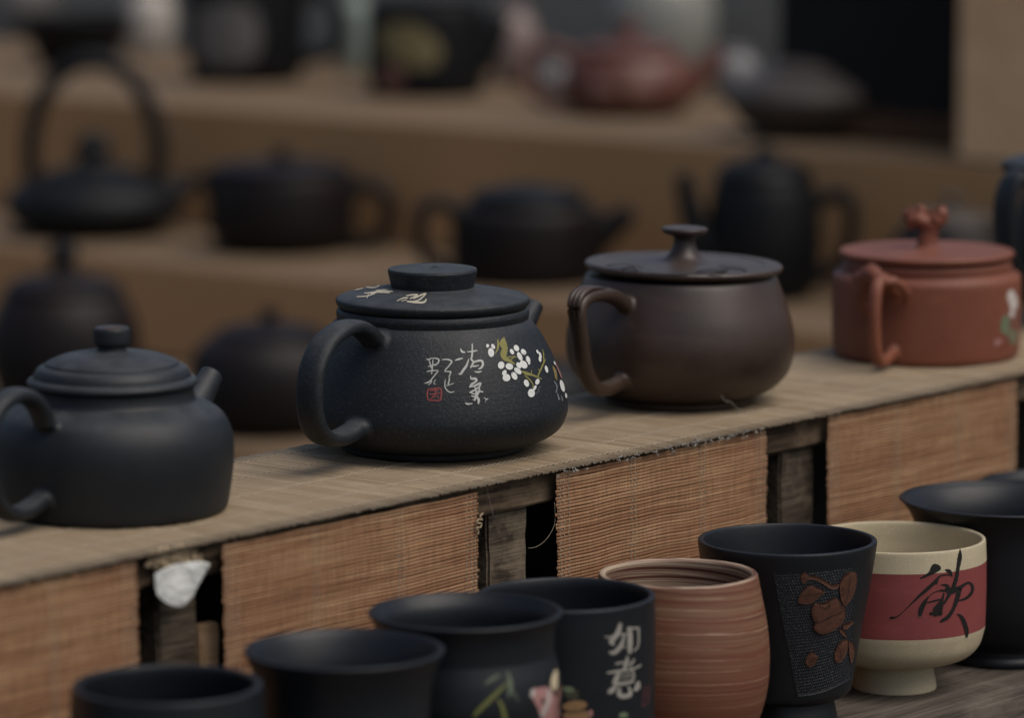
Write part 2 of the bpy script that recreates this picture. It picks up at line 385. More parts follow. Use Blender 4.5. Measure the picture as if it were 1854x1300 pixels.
    def hit(s, x, y, off):
        d = ray(x, y).normalized(); loc, nor, i, dist = s.tree.ray_cast(EYE, d)
        if loc is None: return None
        if nor.dot(d) > 0: nor = -nor
        return s.inv @ (loc + nor * off)
    def marks(s, name, shapes, mat, o=(0, 0), k=1., lift=.00012, esc=1., parent=None, label=None):
        """shapes: strokes [(x, y, w)...], ellipses ('e', cx, cy, rx, ry, deg), polygons ('p', [(x, y)...]) in crop pixels (origin o, scale k)"""
        V, Fc = [], []
        def P(x, y): return (o[0] + x / k, o[1] + y / k)
        def add(verts, faces, off):
            m = {}
            for i, (x, y) in enumerate(verts):
                h = s.hit(x, y, off)
                if h is not None: m[i] = len(V); V.append(h)
            for f in faces:
                if all(i in m for i in f):
                    q = [V[m[i]] for i in f]
                    if max((q[0] - p).length for p in q) < .03: Fc.append(tuple(m[i] for i in f))
        for si, sh_ in enumerate(shapes):
            off = lift + si * .000012
            if sh_[0] == 'e':
                _, cx, cy, rx, ry, rot = sh_; rx *= esc; ry *= esc; c_, s_ = math.cos(math.radians(rot)), math.sin(math.radians(rot)); vs, fs = [P(cx, cy)], []; off += 0
                nr, na = 3, 20
                for i in range(1, nr + 1):
                    for j in range(na):
                        a = 2 * math.pi * j / na; u, w = rx * i / nr * math.cos(a), ry * i / nr * math.sin(a)
                        vs.append(P(cx + u * c_ - w * s_, cy + u * s_ + w * c_))
                for j in range(na):
                    j2 = (j + 1) % na; fs.append((0, 1 + j, 1 + j2))
                    for i in range(nr - 1): fs.append((1 + i * na + j, 1 + (i + 1) * na + j, 1 + (i + 1) * na + j2, 1 + i * na + j2))
                add(vs, fs, off)
            elif sh_[0] == 'p':
                vs, fs = fill_poly([P(*q) for q in sh_[1]]); add(vs, fs, off)
            else:
                pc = path_curve(sh_, 6); q = [(*P(x, y), max(w, 3) / k) for x, y, w in pc]
                vs, fs = [], []; n = len(q)
                for i in range(n):
                    x1, y1, _ = q[max(i - 1, 0)]; x2, y2, _ = q[min(i + 1, n - 1)]
                    dx, dy = x2 - x1, y2 - y1; l = math.hypot(dx, dy) or 1; nx, ny = -dy / l, dx / l
                    x, y, w = q[i]; jit = 1 + .10 * math.sin(i * 2.3 + si)
                    for u in (-.5, 0, .5): vs.append((x + nx * w * u * jit, y + ny * w * u * jit))
                for i in range(n - 1):
                    for j in (0, 1): fs.append((i * 3 + j, i * 3 + j + 1, i * 3 + j + 4, i * 3 + j + 3))
                for e, sg in ((0, -1), (n - 1, 1)):                       # round ends
                    x, y, w = q[e]; x1, y1, _ = q[max(e - 1, 0)]; x2, y2, _ = q[min(e + 1, n - 1)]
                    a0 = math.atan2(y2 - y1, x2 - x1); b0 = len(vs)
                    for t in range(7):
                        a = a0 + sg * 0 + (math.pi if sg < 0 else 0) - math.pi / 2 + math.pi * t / 6
                        vs.append((x + math.cos(a) * w * .5, y + math.sin(a) * w * .5))
                    for t in range(6): fs.append((e * 3 + 1, b0 + t, b0 + t + 1))
                add(vs, fs, off)
        ob = mesh_obj(name, V, Fc, mat, parent or s.root)
        if label: ob['label'] = label
        return ob
    def raised(s, name, poly, mat, h, o, k, parent=None):
        vs, fs = fill_poly([(o[0] + x / k, o[1] + y / k) for x, y in poly]); V, Fc, m = [], [], {}
        cx = sum(v[0] for v in vs) / len(vs); cy = sum(v[1] for v in vs) / len(vs); bs = {}
        cnt = {}
        for f in fs:
            for a, b in zip(f, f[1:] + f[:1]): cnt[tuple(sorted((a, b)))] = cnt.get(tuple(sorted((a, b))), 0) + 1
        rim = set(i for e, c in cnt.items() if c == 1 for i in e)
        for i, (x, y) in enumerate(vs):
            g = s.hit(x, y, h * (.6 if i in rim else 1.0))
            if g is not None: m[i] = len(V); V.append(g)
        for f in fs:
            if all(i in m for i in f): Fc.append(tuple(m[i] for i in f))
        for f in fs:
            for a, b in zip(f, f[1:] + f[:1]):
                if cnt[tuple(sorted((a, b)))] == 1 and a in m and b in m:
                    for i in (a, b):
                        if i not in bs:
                            g = s.hit(*vs[i], -.0006); bs[i] = len(V); V.append(g if g is not None else V[m[i]])
                    Fc.append((m[a], m[b], bs[b], bs[a]))
        return mesh_obj(name, V, Fc, mat, parent or s.root)
def fill_poly(pts, cuts=2):
    bm = bmesh.new(); sm = path_curve([(*p, 0) for p in pts] + [(*pts[0], 0)], 3)[:-1]
    f = bm.faces.new([bm.verts.new((x, y, 0)) for x, y, _ in sm])
    bmesh.ops.triangulate(bm, faces=bm.faces[:], quad_method='BEAUTY', ngon_method='BEAUTY')
    for _ in range(6):
        long = [e for e in bm.edges if e.calc_length() > 5.5]
        if not long: break
        bmesh.ops.subdivide_edges(bm, edges=long, cuts=1); bmesh.ops.triangulate(bm, faces=bm.faces[:])
    bmesh.ops.recalc_face_normals(bm, faces=bm.faces[:])
    bm.verts.index_update(); vs = [(v.co.x, v.co.y) for v in bm.verts]; fs = [tuple(v.index for v in f.verts) for f in bm.faces]
    bm.free(); return vs, fs

def box_mesh(lo, hi, cell=.012, rough=0., seed=0, bev=.0012):
    """a sawn board: bevelled box, cut into cells so that its faces and arrises can be uneven"""
    bm = bmesh.new(); bmesh.ops.create_cube(bm, size=1)
    d = [hi[i] - lo[i] for i in range(3)]; c = [(hi[i] + lo[i]) / 2 for i in range(3)]
    for v in bm.verts: v.co = Vector((c[i] + v.co[i] * d[i] for i in range(3)))
    if bev: bmesh.ops.bevel(bm, geom=bm.edges[:], offset=min(bev, min(d) * .3), segments=2, affect='EDGES')
    if rough:
        for ax in range(3):
            n = min(int(d[ax] / cell), 160)
            for i in range(1, n):
                p = [0, 0, 0]; p[ax] = lo[ax] + d[ax] * i / n; no = [0, 0, 0]; no[ax] = 1
                bmesh.ops.bisect_plane(bm, geom=bm.verts[:] + bm.edges[:] + bm.faces[:], plane_co=p, plane_no=no)
        from mathutils import noise as nz
        for v in bm.verts:
            q = v.co * 90 + Vector((seed, 0, 0)); v.co += nz.noise_vector(q) * rough + nz.noise_vector(q * 3.1) * rough * .4
    V = [v.co.copy() for v in bm.verts]; bm.verts.index_update(); Fc = [tuple(v.index for v in f.verts) for f in bm.faces]; bm.free(); return V, Fc
def board(name, lo, hi, mat, parent, rough=.0004, seed=0, cell=.012, bev=.0012):
    o = mesh_obj(name, *box_mesh(lo, hi, cell, rough, seed, bev), mat, parent); o.data.set_sharp_from_angle(angle=math.radians(35)); return o

def slat_mesh(n, pitch, length, nseg, thick, wave, jit, rnd, axis=0):
    """n thin slats lying side by side; each is an arched strip with its own ends, run and thickness"""
    V, Fc = [], []
    for i in range(n):
        l0, l1 = rnd.uniform(-jit, jit), length + rnd.uniform(-jit, jit)
        cb = (i + .5) * pitch; hgt = thick * rnd.uniform(.75, 1.15); sl = rnd.uniform(-.12, .12) * pitch; ph = rnd.uniform(0, 6.3)
        b0 = len(V)
        for k in range(nseg + 1):
            a = l0 + (l1 - l0) * k / nseg; u = k / nseg
            db = sl * (u - .5) + .07 * pitch * math.sin(ph + u * 17)
            for off, hh in ((-.50, .40), (-.26, .94), (.26, .94), (.50, .40)):
                b = cb + db + off * pitch; c = hgt * hh + wave(a, cb)
                V.append((a, b, c) if axis == 0 else (b, a, c))
        for k in range(nseg):
            for j in range(3):
                q = (b0 + k * 4 + j, b0 + k * 4 + j + 1, b0 + k * 4 + j + 5, b0 + k * 4 + j + 4)
                Fc.append(q if axis else q[::-1])
        for e in (b0, b0 + nseg * 4): Fc.append((e, e + 1, e + 2, e + 3))
    return V, Fc

# ================================================================== THE PLACE
ground = mesh_obj('ground', [(-6, -2, -.75), (6, -2, -.75), (6, 8, -.75), (-6, 8, -.75)], [(0, 1, 2, 3)], GROUNDM); ground['kind'] = 'structure'

# ---- front display shelf: top board, posts, inner boards
PLANK_Z = -.120
shelf = thing('display_shelf', 'weathered dark wood display shelf carrying the row of sharp teapots', 'shelf', ORG, SHELF_ROT)
A0, A1 = -.62, .95
board('top_board', (A0, .004, -.0178), (A1, .128, -.0020), OLDW, shelf, .0006, 1, .010)
board('back_board', (A0, .094, PLANK_Z + .001), (A1, .104, -.019), INNER, shelf, 0)
def gap_post(x0, x1, b, ytop, mat, seed, name='post', bb=.03, ztop=-.0185):
    a0 = on_face(x0, ytop, b)[0]; a1 = on_face(x1, ytop, b)[0]
    return board(name, (a0, b, PLANK_Z + .0005), (a1, b + bb, ztop), mat, shelf, .0007, seed, .007)
gap_post(286, 356, .010, 1050, POSTW, 3); gap_post(883, 955, .009, 930, POSTW, 11); gap_post(1413, 1474, .009, 810, POSTW, 23)
gap_post(365, 398, .0125, 1110, PALEW, 31, 'inner_slat', .006, -.042)
for a in (-.5, .72, .9): board('post', (a, .010, PLANK_Z + .0005), (a + .022, .04, -.0185), POSTW, shelf, .0007, int(a * 99))

# ---- step below the shelf, where the cups stand
step = thing('plank_step', 'grey weathered plank step in front of the shelf under the cups', 'step', ORG, SHELF_ROT)
board('plank', (A0, -.1425, PLANK_Z - .022), (A1, .09, PLANK_Z), PLANKW, step, .0003, 5, .02, .002)
board('plank', (A0, -.215, PLANK_Z - .050), (A1, -.1440, PLANK_Z - .024), EDGEW, step, .0005, 9, .02, .002)
board('riser', (A0, -.13, -.75), (A1, -.11, PLANK_Z - .052), OLDW, step, 0)

# ---- bamboo runner on the shelf
run = thing('bamboo_runner', 'dusty pale bamboo runner laid flat along the shelf under the teapots', 'bamboo mat', sh(A0, -.004, -.0014), SHELF_ROT)
rr = random.Random(3)
NR = int((A1 - A0) / .0021)
def run_wave(a, cb): return -.0009 * max(0, 1 - a / .012) ** 2 + .00018 * math.sin(cb * 31) * math.sin(a * 40)
V, Fc = slat_mesh(NR, .0021, .137, 10, .0012, run_wave, .0007, rr, axis=1)
o = mesh_obj('slats', V, Fc, MATT, run); o['kind'] = 'stuff'
for i, bb in enumerate((.0085, .028, .0300, .062, .064, .097, .125)):
    pts = []
    for k in range(NR + 1):
        a = k * .0021; pts.append((a, bb + .0003 * math.sin(a * 60 + i), .00125 + (.00028 if k % 2 else -.00045)))
    mesh_obj('thread', *tube(pts, .00022, 5), THREAD, run)

# ---- mats hung on the front of the shelf
def hung_mat(xl, xr, ytl, ytr, seed, label, bottom=PLANK_Z + .0004):
    b = -.0005; al, zl = on_face(xl, ytl, b); ar, zr = on_face(xr, ytr, b); rnd = random.Random(seed)
    top = min(-.0035, (zl + zr) / 2); root = thing('bamboo_mat', label, 'bamboo mat', sh(al, b, top), SHELF_ROT, 'orange bamboo mats hung on the shelf front')
    hgt = top - bottom; pitch = .00158; n = int(hgt / pitch); L = ar - al; kw = .45
    ph = [rnd.uniform(0, 6) for _ in range(6)]
    def wave(a, cb):
        return .0004 + .0004 * (1 + math.sin(a * 60 + ph[0] + cb * 25)) * min(1, cb / .02) + .0002 * math.sin(a * 170 + ph[1] - cb * 60) * min(1, cb / .02) + .0016 * (cb / .12) ** 2
    V, Fc = slat_mesh(n, pitch, L, 40, .00072, wave, .0007, rnd)
    sag = lambda a, cb: .0004 * math.sin(a * 45 + ph[2]) * min(1, cb / .03) + .00012 * math.sin(a * 160 + ph[3])
    V = [(x, -z, -y + sag(x, y)) for x, y, z in V]
    o = mesh_obj('slats', V, Fc, MATF, root); o['kind'] = 'stuff'
    for i, a in enumerate([.0022, .0050, .0085, L * .34, L * .34 + .003, L * .67, L * .67 + .003, L - .0085, L - .0050, L - .0022]):
        pts = []
        for k in range(n + 1):
            cb = k * pitch; pts.append((a + .0003 * math.sin(cb * 300 + i), -(wave(a, cb) + (.00092 if k % 2 else .00022)), -cb + sag(a, cb)))
        mesh_obj('thread', *tube(pts, .00024, 5), THREAD, root)
    return root
hung_mat(-260, 245, 1106, 1008, 21, 'orange bamboo mat hung at the far left, left of the white paper')
hung_mat(400, 862, 988, 892, 22, 'orange bamboo mat with frayed right edge, hung right of the white paper')
hung_mat(1005, 1385, 856, 781, 23, 'orange bamboo mat hung below the purple-brown teapot')
hung_mat(1497, 1838, 750, 682, 24, 'orange bamboo mat hung below the red clay teapot')

# ---- scrap of white paper stuck on the rail, loose fibres, lint
paper_px = [(400, 400), (560, 320), (680, 300), (760, 285), (890, 300), (870, 370), (780, 530), (740, 610), (650, 690), (540, 685), (430, 600), (405, 500)]
vs, fs = fill_poly([(200 + x / 5, 960 + y / 5) for x, y in paper_px], 3)
V = []
for x, y in vs:
    b_ = -.0034 + .0007 * math.sin(x * .09 + 1) * math.cos(y * .07) + .0010 * mnoise.noise(Vector((x * .035, y * .035, 3))) + .0004 * mnoise.noise(Vector((x * .11, y * .11, 9)))
    a_, z_ = on_face(x, y, b_); V.append(sh(a_, b_, z_))
pp = mesh_obj('paper_scrap', V, fs, PAPER); sm = pp.modifiers.new('thick', 'SOLIDIFY'); sm.thickness = .0004; sm.offset = 0
tag(pp, 'crumpled scrap of white paper stuck to the dark wood under the runner', 'paper')
fib = random.Random(5); parts = []
for i in range(60):
    x, y = fib.uniform(270, 362), fib.uniform(990, 1022); y += (x - 315) * -.13; pts = []
    dx, dy = fib.uniform(-9, 4), fib.uniform(4, 16)
    for k in range(5):
        b_ = -.0012 + .0026 * fib.random(); a_, z_ = on_face(x + dx * k / 4 + fib.uniform(-.8, .8), y + dy * k / 4, b_); pts.append(sh(a_, b_, z_))
    parts.append(tube(pts, fib.uniform(.0006, .0018), 6))
fr = mesh_obj('straw_tuft', *merge(parts), TWINE); tag(fr, 'tuft of pale frayed straw above the white paper scrap', 'straw', kind='stuff')
def hair(name, pix, b, rad, mat, label, cat):
    pts = [];
    for (x, y) in path_curve([(x, y) for x, y in pix], 6):
        a_, z_ = on_face(x, y, b); pts.append(sh(a_, b, z_))
    return tag(mesh_obj(name, *tube(pts, rad, 5), mat), label, cat)
hair('loose_thread', [(1004, 910), (1005, 940), (1001, 958), (988, 978), (972, 990), (956, 993)], -.002, .00009, THREAD, 'thin curved thread hanging in the gap left of the middle mat', 'thread')
hair('frayed_cord', [(874, 930), (869, 936), (873, 942), (866, 941), (864, 948), (871, 948), (870, 955), (863, 956), (866, 963), (865, 968)], -.0035, .00042, TWINE, 'curled frayed cord end at the right edge of a hung mat', 'cord')
hair('cobweb_strand', [(880, 876), (884, 895), (889, 915), (893, 935)], .002, .00012, LINT, 'pale cobweb strand across the dark rail in the gap', 'thread')
def stand_hair(pix, P0, label):
    s = px_per_m(P0); pts = [P0 + Vector(((x - pix[0][0]) / s, -.004 * i, max(0.0004, (pix[0][1] - y) / s))) for i, (x, y) in enumerate(pix)]
    return tag(mesh_obj('loose_thread', *tube([Vector(p) for p in path_curve([tuple(q) for q in pts], 5)], .00016, 5), LINT), label, 'thread')
stand_hair([(1341, 744), (1332, 736), (1322, 724), (1311, 719), (1303, 708)], on_plane(1341, 744, 0.0005), 'fine pale thread sticking up in front of the purple-brown teapot')
lr = random.Random(8); parts = []
for i in range(80):
    a_ = on_face(1008, 850, 0)[0] + lr.choice((.004, .010, .045, .075, .082, .100, .108, .135, .15)) + lr.gauss(0, .006); P0 = Vector((a_, lr.uniform(-.0065, -.0035), lr.uniform(-.0036, -.0006))); pts = [P0]
    for k in range(4): P0 = P0 + Vector((lr.uniform(-.0016, .0016), lr.uniform(-.0008, .0007), lr.uniform(-.0008, .0009))); pts.append(P0)
    parts.append(tube(pts, lr.uniform(.0001, .0003), 4))
li = mesh_obj('lint', *merge(parts), LINT, loc=ORG); li.rotation_euler = (0, 0, SHELF_ROT); tag(li, 'grey lint along the runner edge above the middle mat', 'lint', kind='stuff')

# ================================================================== TEAPOTS ON THE SHELF
# ---- plain black teapot, left
p = Pot('teapot', 'plain matt black round teapot with button knob, leftmost and largest on the shelf', 'teapot', 206.5, 921, 0, 'teapots on the front shelf')
bodyA = p.body([(0, 921), (190, 921, 1), (200, 920), (207, 912), (212, 885), (217, 850), (219, 820), (217.5, 792), (211, 768), (198, 748), (180, 735), (162, 727), (152, 723, 1), (149, 718), (147, 708), (147, 700, 1), (0, 700)], BLACK)
lid = p.body([(0, 699), (146, 699, 1), (150, 697), (154, 691), (151, 685), (142, 680, 1), (140, 673), (133, 664), (120, 659, 1), (118, 655), (92, 644), (58, 637), (27, 634, 1), (26, 628), (28, 624)], BLACK, 'lid')
p.body([(27, 626), (31, 624), (33.5, 618), (33.5, 602), (32.5, 596), (29, 592.5), (16, 591), (0, 590.7)], BLACK, 'knob', lid, seg=48)
p.handle([(178, 140, 2.3), (198, 170, 1.7), (215, 205, 1.25), (243, 232), (288, 245), (335, 235), (368, 205), (380, 160), (372, 105), (346, 60, 1.1), (308, 38, 1.25), (272, 36, 1.3), (244, 41, 1.4), (222, 46, 1.6), (202, 49, 1.9)], -36, 46, 28, BLACK, flare=1.25, power=2.4)
p.spout([(170, 100, 54), (222, 128, 40), (262, 160, 30), (292, 186, 25), (314, 206, 22)], 144, BLACK)
p.bvh(lid.children[0]); p.marks('wear_spot', [('e', 203, 594, 14, 2.6, 0), ('e', 216, 593, 6, 1.6, 0)], flat('worn_brown', (.075, .05, .04)), parent=lid)

# ---- painted black teapot, middle, in focus
p = Pot('teapot', 'black teapot painted with white plum blossom and calligraphy, in the middle of the shelf', 'teapot', 784, 811, 0, 'teapots on the front shelf')
bodyB = p.body([(0, 809), (150, 809, 1), (161, 811), (166, 808), (166.5, 800), (168, 797, 1), (184, 794), (206, 788), (226, 776), (238, 760), (244, 741), (243, 722), (237, 697), (228, 670), (214, 637), (197, 606), (183, 586), (172.5, 576, 1), (173.5, 572), (174.5, 565), (172, 558), (167, 556, 1), (0, 556)], BLACKB)
lidB = p.body([(0, 555), (164, 555, 1), (169, 554), (173.5, 549), (175, 543), (173, 538.5), (165, 535), (150, 531.5), (110, 524), (77, 519.5, 1), (74.5, 519, 1)], BLACKB, 'lid')
p.body([(74, 521), (75, 518, 1), (80.2, 494), (80.6, 490), (79, 487.3), (74, 486), (30, 484.5), (9, 484, 1), (8.2, 485, 1), (8, 500, 1), (0, 501)], BLACKB, 'knob', lidB, seg=72)
p.handle([(172, 196, 2.6), (196, 220, 1.9), (224, 240, 1.35), (258, 251, 1.1), (298, 250), (344, 233), (377, 200), (390, 165), (391, 125), (380, 92), (352, 68), (318, 60), (285, 61), (258, 66), (234, 70), (214, 72)], -33, 52, 27, BLACKB, flare=1.25, power=2.5)
p.spout([(175, 95, 52), (232, 128, 38), (285, 168, 27), (325, 200, 20), (352, 222, 16)], 147, BLACKB)
p.bvh(bodyB)
K3 = dict(o=(760, 580), k=6.5)
p.marks('calligraphy', [
 [(80, 455, 8), (100, 462, 14), (140, 448, 10), (200, 450, 14), (225, 468, 16), (215, 500, 18), (180, 535, 10)], [(110, 470, 10), (125, 520, 14), (135, 560, 16)],
 [(100, 545, 8), (150, 530, 12), (190, 520, 14)], [(155, 470, 10), (150, 540, 14), (140, 630, 12)], [(85, 605, 10), (130, 595, 14), (210, 590, 12)],
 [(215, 600, 12), (170, 655, 14), (120, 715, 12), (55, 745, 8)], [(60, 742, 8), (100, 735, 10), (130, 715, 8)], [(140, 690, 8), (135, 730, 10), (100, 765, 6)], [(185, 700, 8), (165, 735, 8), (170, 750, 8), (190, 752, 6)],
 [(265, 465, 12), (320, 462, 16), (375, 485, 18), (345, 535, 14), (295, 595, 14), (330, 605, 12), (365, 610, 14), (345, 665, 12), (350, 700, 12), (330, 740, 10)],
 [(300, 700, 10), (295, 780, 12), (325, 830, 14), (365, 850, 12), (405, 838, 8)], [(315, 770, 10), (350, 760, 10), (395, 745, 8)], [(345, 690, 10), (340, 740, 12), (330, 770, 8)],
 [(480, 340, 14), (495, 370, 26), (525, 380, 18)], [(415, 475, 10), (450, 462, 22), (500, 450, 14)], [(575, 455, 8), (550, 530, 24), (510, 590, 28), (475, 635, 22), (455, 628, 6)],
 [(615, 280, 14), (615, 360, 18), (612, 420, 22), (600, 465, 18)], [(555, 375, 8), (610, 370, 18), (668, 358, 16)], [(600, 460, 20), (625, 490, 24), (610, 540, 22), (595, 560, 14)],
 [(625, 500, 22), (680, 480, 24), (725, 480, 26), (740, 520, 26), (720, 560, 24), (690, 575, 14)], [(630, 545, 18), (660, 540, 16), (690, 535, 10)], [(640, 605, 8), (680, 612, 20), (720, 605, 12)],
 [(595, 660, 10), (605, 690, 22), (650, 690, 30), (665, 715, 20), (610, 755, 26), (585, 790, 16)], [(585, 790, 10), (650, 770, 22), (700, 745, 24), (715, 750, 18), (690, 790, 18), (640, 825, 22), (590, 850, 20)],
 [(645, 790, 16), (660, 830, 20), (660, 900, 26), (640, 945, 22)], [(600, 855, 14), (640, 870, 16), (690, 840, 20), (738, 845, 14)], [(700, 790, 14), (690, 850, 20), (650, 900, 20), (605, 890, 12)],
 [(670, 900, 22), (690, 940, 30), (685, 985, 16)], [(530, 970, 8), (560, 988, 22), (615, 980, 10)], [(620, 935, 8), (650, 940, 14)], [(755, 915, 8), (775, 930, 14), (800, 928, 8)], [(785, 925, 10), (760, 970, 4)]], INKW, **K3)
p.marks('seal', [[(95, 815, 12), (160, 806, 12), (230, 800, 14), (255, 830, 14), (250, 910, 14), (235, 945, 12), (170, 944, 12), (110, 940, 12), (90, 900, 14), (92, 850, 14), (95, 815, 12)],
 [(130, 828, 10), (175, 824, 11), (220, 825, 10)], [(120, 872, 10), (180, 866, 11), (240, 858, 10)], [(185, 815, 8), (180, 880, 10), (160, 905, 10), (128, 922, 10)], [(150, 897, 8), (190, 890, 8), (215, 895, 8), (226, 930, 8)]], SEAL, **K3)
p.marks('blossom_branch', [[(988, 210, 24), (978, 270, 84), (1000, 330, 66), (985, 400, 78), (1000, 450, 50), (1060, 480, 36), (1120, 520, 10)], [(915, 228, 14), (922, 290, 26), (910, 350, 18), (888, 388, 10)],
 [(1020, 440, 16), (1080, 430, 14), (1145, 436, 8)], [(1075, 460, 14), (1120, 420, 12)], [(1195, 598, 10), (1250, 625, 36), (1320, 645, 24), (1380, 668, 18), (1432, 692, 8)], [(1310, 585, 6), (1310, 640, 12)],
 [(1235, 650, 14), (1290, 700, 16), (1330, 760, 12), (1320, 792, 8)], [(1385, 660, 16), (1420, 580, 20), (1455, 500, 18), (1475, 458, 8)], [(1438, 345, 6), (1452, 400, 12), (1455, 500, 14)], [(1390, 575, 8), (1410, 612, 8)]], OLIVE, **K3)
p.marks('blossom', [('e', 797, 300, 18, 22, 0), ('e', 862, 308, 21, 34, -30), ('e', 838, 380, 37, 56, -8), ('e', 1083, 370, 23, 36, -30), ('e', 1135, 328, 31, 41, -28), ('e', 1218, 374, 28, 42, -38), ('e', 1174, 426, 27, 58, -26),
 ('e', 1270, 462, 25, 44, -20), ('e', 1218, 522, 40, 56, -42), ('e', 1283, 502, 14, 22, 0), ('e', 1162, 533, 27, 42, -30), ('e', 955, 530, 40, 46, 10), ('e', 1051, 545, 48, 39, 18), ('e', 1150, 597, 30, 54, -50),
 ('e', 992, 618, 25, 36, 30), ('e', 1016, 677, 48, 46, 0), ('e', 1108, 656, 33, 52, -28), ('e', 1250, 742, 30, 46, -20), ('e', 1378, 725, 25, 38, 18), ('e', 1348, 797, 17, 34, 26), ('e', 1307, 858, 44, 52, 0),
 ('e', 1378, 372, 12, 26, -20), ('e', 1410, 412, 14, 40, -20), ('e', 1407, 460, 16, 36, -10), ('e', 1483, 578, 18, 46, -15), ('e', 1668, 775, 24, 76, -15), ('e', 1712, 888, 11, 34, -10), ('e', 1578, 506, 8, 24, -20)], WHITE, esc=.95, **K3)
p.marks('stamens', [[(1030, 625, 4), (1034, 600, 5)], [(1050, 628, 4), (1056, 604, 5)], [(1080, 632, 4), (1090, 610, 5)], [(1240, 400, 4), (1212, 392, 5)], [(1250, 430, 4), (1228, 424, 5)], [(1248, 462, 4), (1236, 450, 5)]], LINE, lift=.0006, **K3)
p.marks('pale_stamens', [[(1370, 868, 5), (1378, 845, 4)], [(1392, 852, 5), (1400, 822, 4)], [(1398, 800, 6), (1418, 780, 5)], [(1385, 830, 5), (1392, 805, 4)]], GREYE, lift=.0003, **K3)
p.marks('gold_bud', [[(1565, 545, 14), (1590, 600, 30), (1600, 660, 26), (1610, 700, 12)]], GOLD, **K3)
p.marks('grey_bud', [[(1580, 720, 10), (1610, 780, 14), (1600, 850, 12)], [(1615, 860, 10), (1636, 932, 20)], [(1660, 890, 8), (1676, 942, 14)]], GREYE, lift=.0002, **K3)
p.marks('pink_twig', [[(1582, 495, 9), (1630, 600, 12), (1660, 680, 10)]], PINKE, lift=.0004, **K3)
p.bvh(lidB)
p.marks('lid_calligraphy', [[(630, 350, 10), (690, 342, 12), (722, 345, 12), (662, 374, 10)], [(640, 368, 12), (600, 372, 10), (550, 395, 5)], [(690, 375, 10), (760, 342, 14), (792, 336, 10), (722, 394, 12), (640, 398, 8)],
 [(635, 400, 10), (700, 408, 13), (775, 406, 17), (797, 378, 8)], [(632, 386, 8), (588, 396, 6)], [(215, 360, 7), (300, 354, 9), (362, 334, 9)], [(280, 330, 9), (330, 326, 11), (420, 311, 10), (515, 316, 8)],
 [(312, 340, 9), (298, 374, 6)], [(335, 334, 14), (385, 322, 13)], [(395, 322, 12), (490, 326, 10)], [(380, 306, 7), (470, 301, 7)], [(125, 315, 5), (165, 300, 8), (192, 293, 7)],
 [(240, 281, 9), (300, 264, 9), (375, 262, 10), (400, 271, 8), (352, 285, 9), (290, 280, 8)], [(200, 305, 6), (262, 291, 7)]], INKC, o=(600, 460), k=4.635)

# ---- purple-brown teapot
p = Pot('teapot', 'glossy purple-brown teapot with mushroom knob and flat carved lid', 'teapot', 1231, 725, 0, 'teapots on the front shelf')
bodyC = p.body([(0, 724), (120, 724, 1), (132, 725), (135, 721), (136, 714), (146, 709), (172, 696), (194, 673), (204, 647), (207, 622), (205, 597), (199, 570), (190, 543), (180, 516), (174.5, 503), (170, 496, 1), (0, 496)], PURPLE)
lid = p.body([(0, 495), (166, 495, 1), (172, 493), (177, 490), (179, 485.5), (177.5, 481.5), (172, 479.5), (147, 478.2, 1), (144, 480, 1), (110, 479.6), (60, 478), (42, 475), (30, 467), (23, 455), (20, 444), (20, 436), (24, 431), (30, 429)], PURPLE, 'lid')
p.body([(26, 430), (36, 428), (41, 423), (41.5, 420), (39.5, 417.3), (30, 416.3), (0, 416)], PURPLE, 'knob', lid, seg=48)
lid.rotation_euler = (0, math.radians(1.3), 0); lid.location = (0, 0, .0012)
bpy.context.view_layer.update()
p.bvh(lid)
p.marks('lid_carving', [[(330, 345, 8), (420, 332, 8), (500, 345, 9), (560, 352, 6)], [(420, 372, 8), (480, 352, 8), (520, 375, 8)], [(900, 372, 10), (980, 352, 8), (1060, 362, 10), (1100, 350, 7)], [(1040, 330, 7), (1140, 338, 8), (1210, 352, 7)], [(980, 380, 8), (1060, 384, 8)], [(600, 390, 7), (720, 395, 8), (840, 393, 7)]], flat('carved_groove', (.026, .019, .015)), o=(1000, 390), k=3.513, parent=lid)
p.handle([(170, 176, 1.6), (188, 192, 1.3), (214, 208, 1.1), (258, 221), (308, 224), (338, 214), (346, 188), (337, 150), (328, 110), (312, 80), (288, 59), (254, 53, 1.1), (222, 56, 1.2), (198, 60, 1.4), (180, 63, 1.7)], -31, 31, 25, PURPLE, flare=1.1, power=2.4)
ph = math.radians(-31); parts = []
for j, dz in enumerate((-9, 0, 9)):
    pts = [polar(a / p.s, ph, b / p.s) + Vector((math.cos(ph), math.sin(ph), 0)) * dz / p.s for a, b in path_curve([(352, 176), (359, 205), (352, 226), (328, 237), (296, 237), (270, 233)], 5)]
    parts.append(tube(pts, [.0006 + .0010 * math.sin(math.pi * i / (len(pts) - 1)) for i in range(len(pts))], 8))
mesh_obj('handle_ridge', *merge(parts), PURPLE, p.root)
p.spout([(150, 70, 46), (215, 100, 33), (262, 140, 24), (290, 165, 19)], 149, PURPLE)

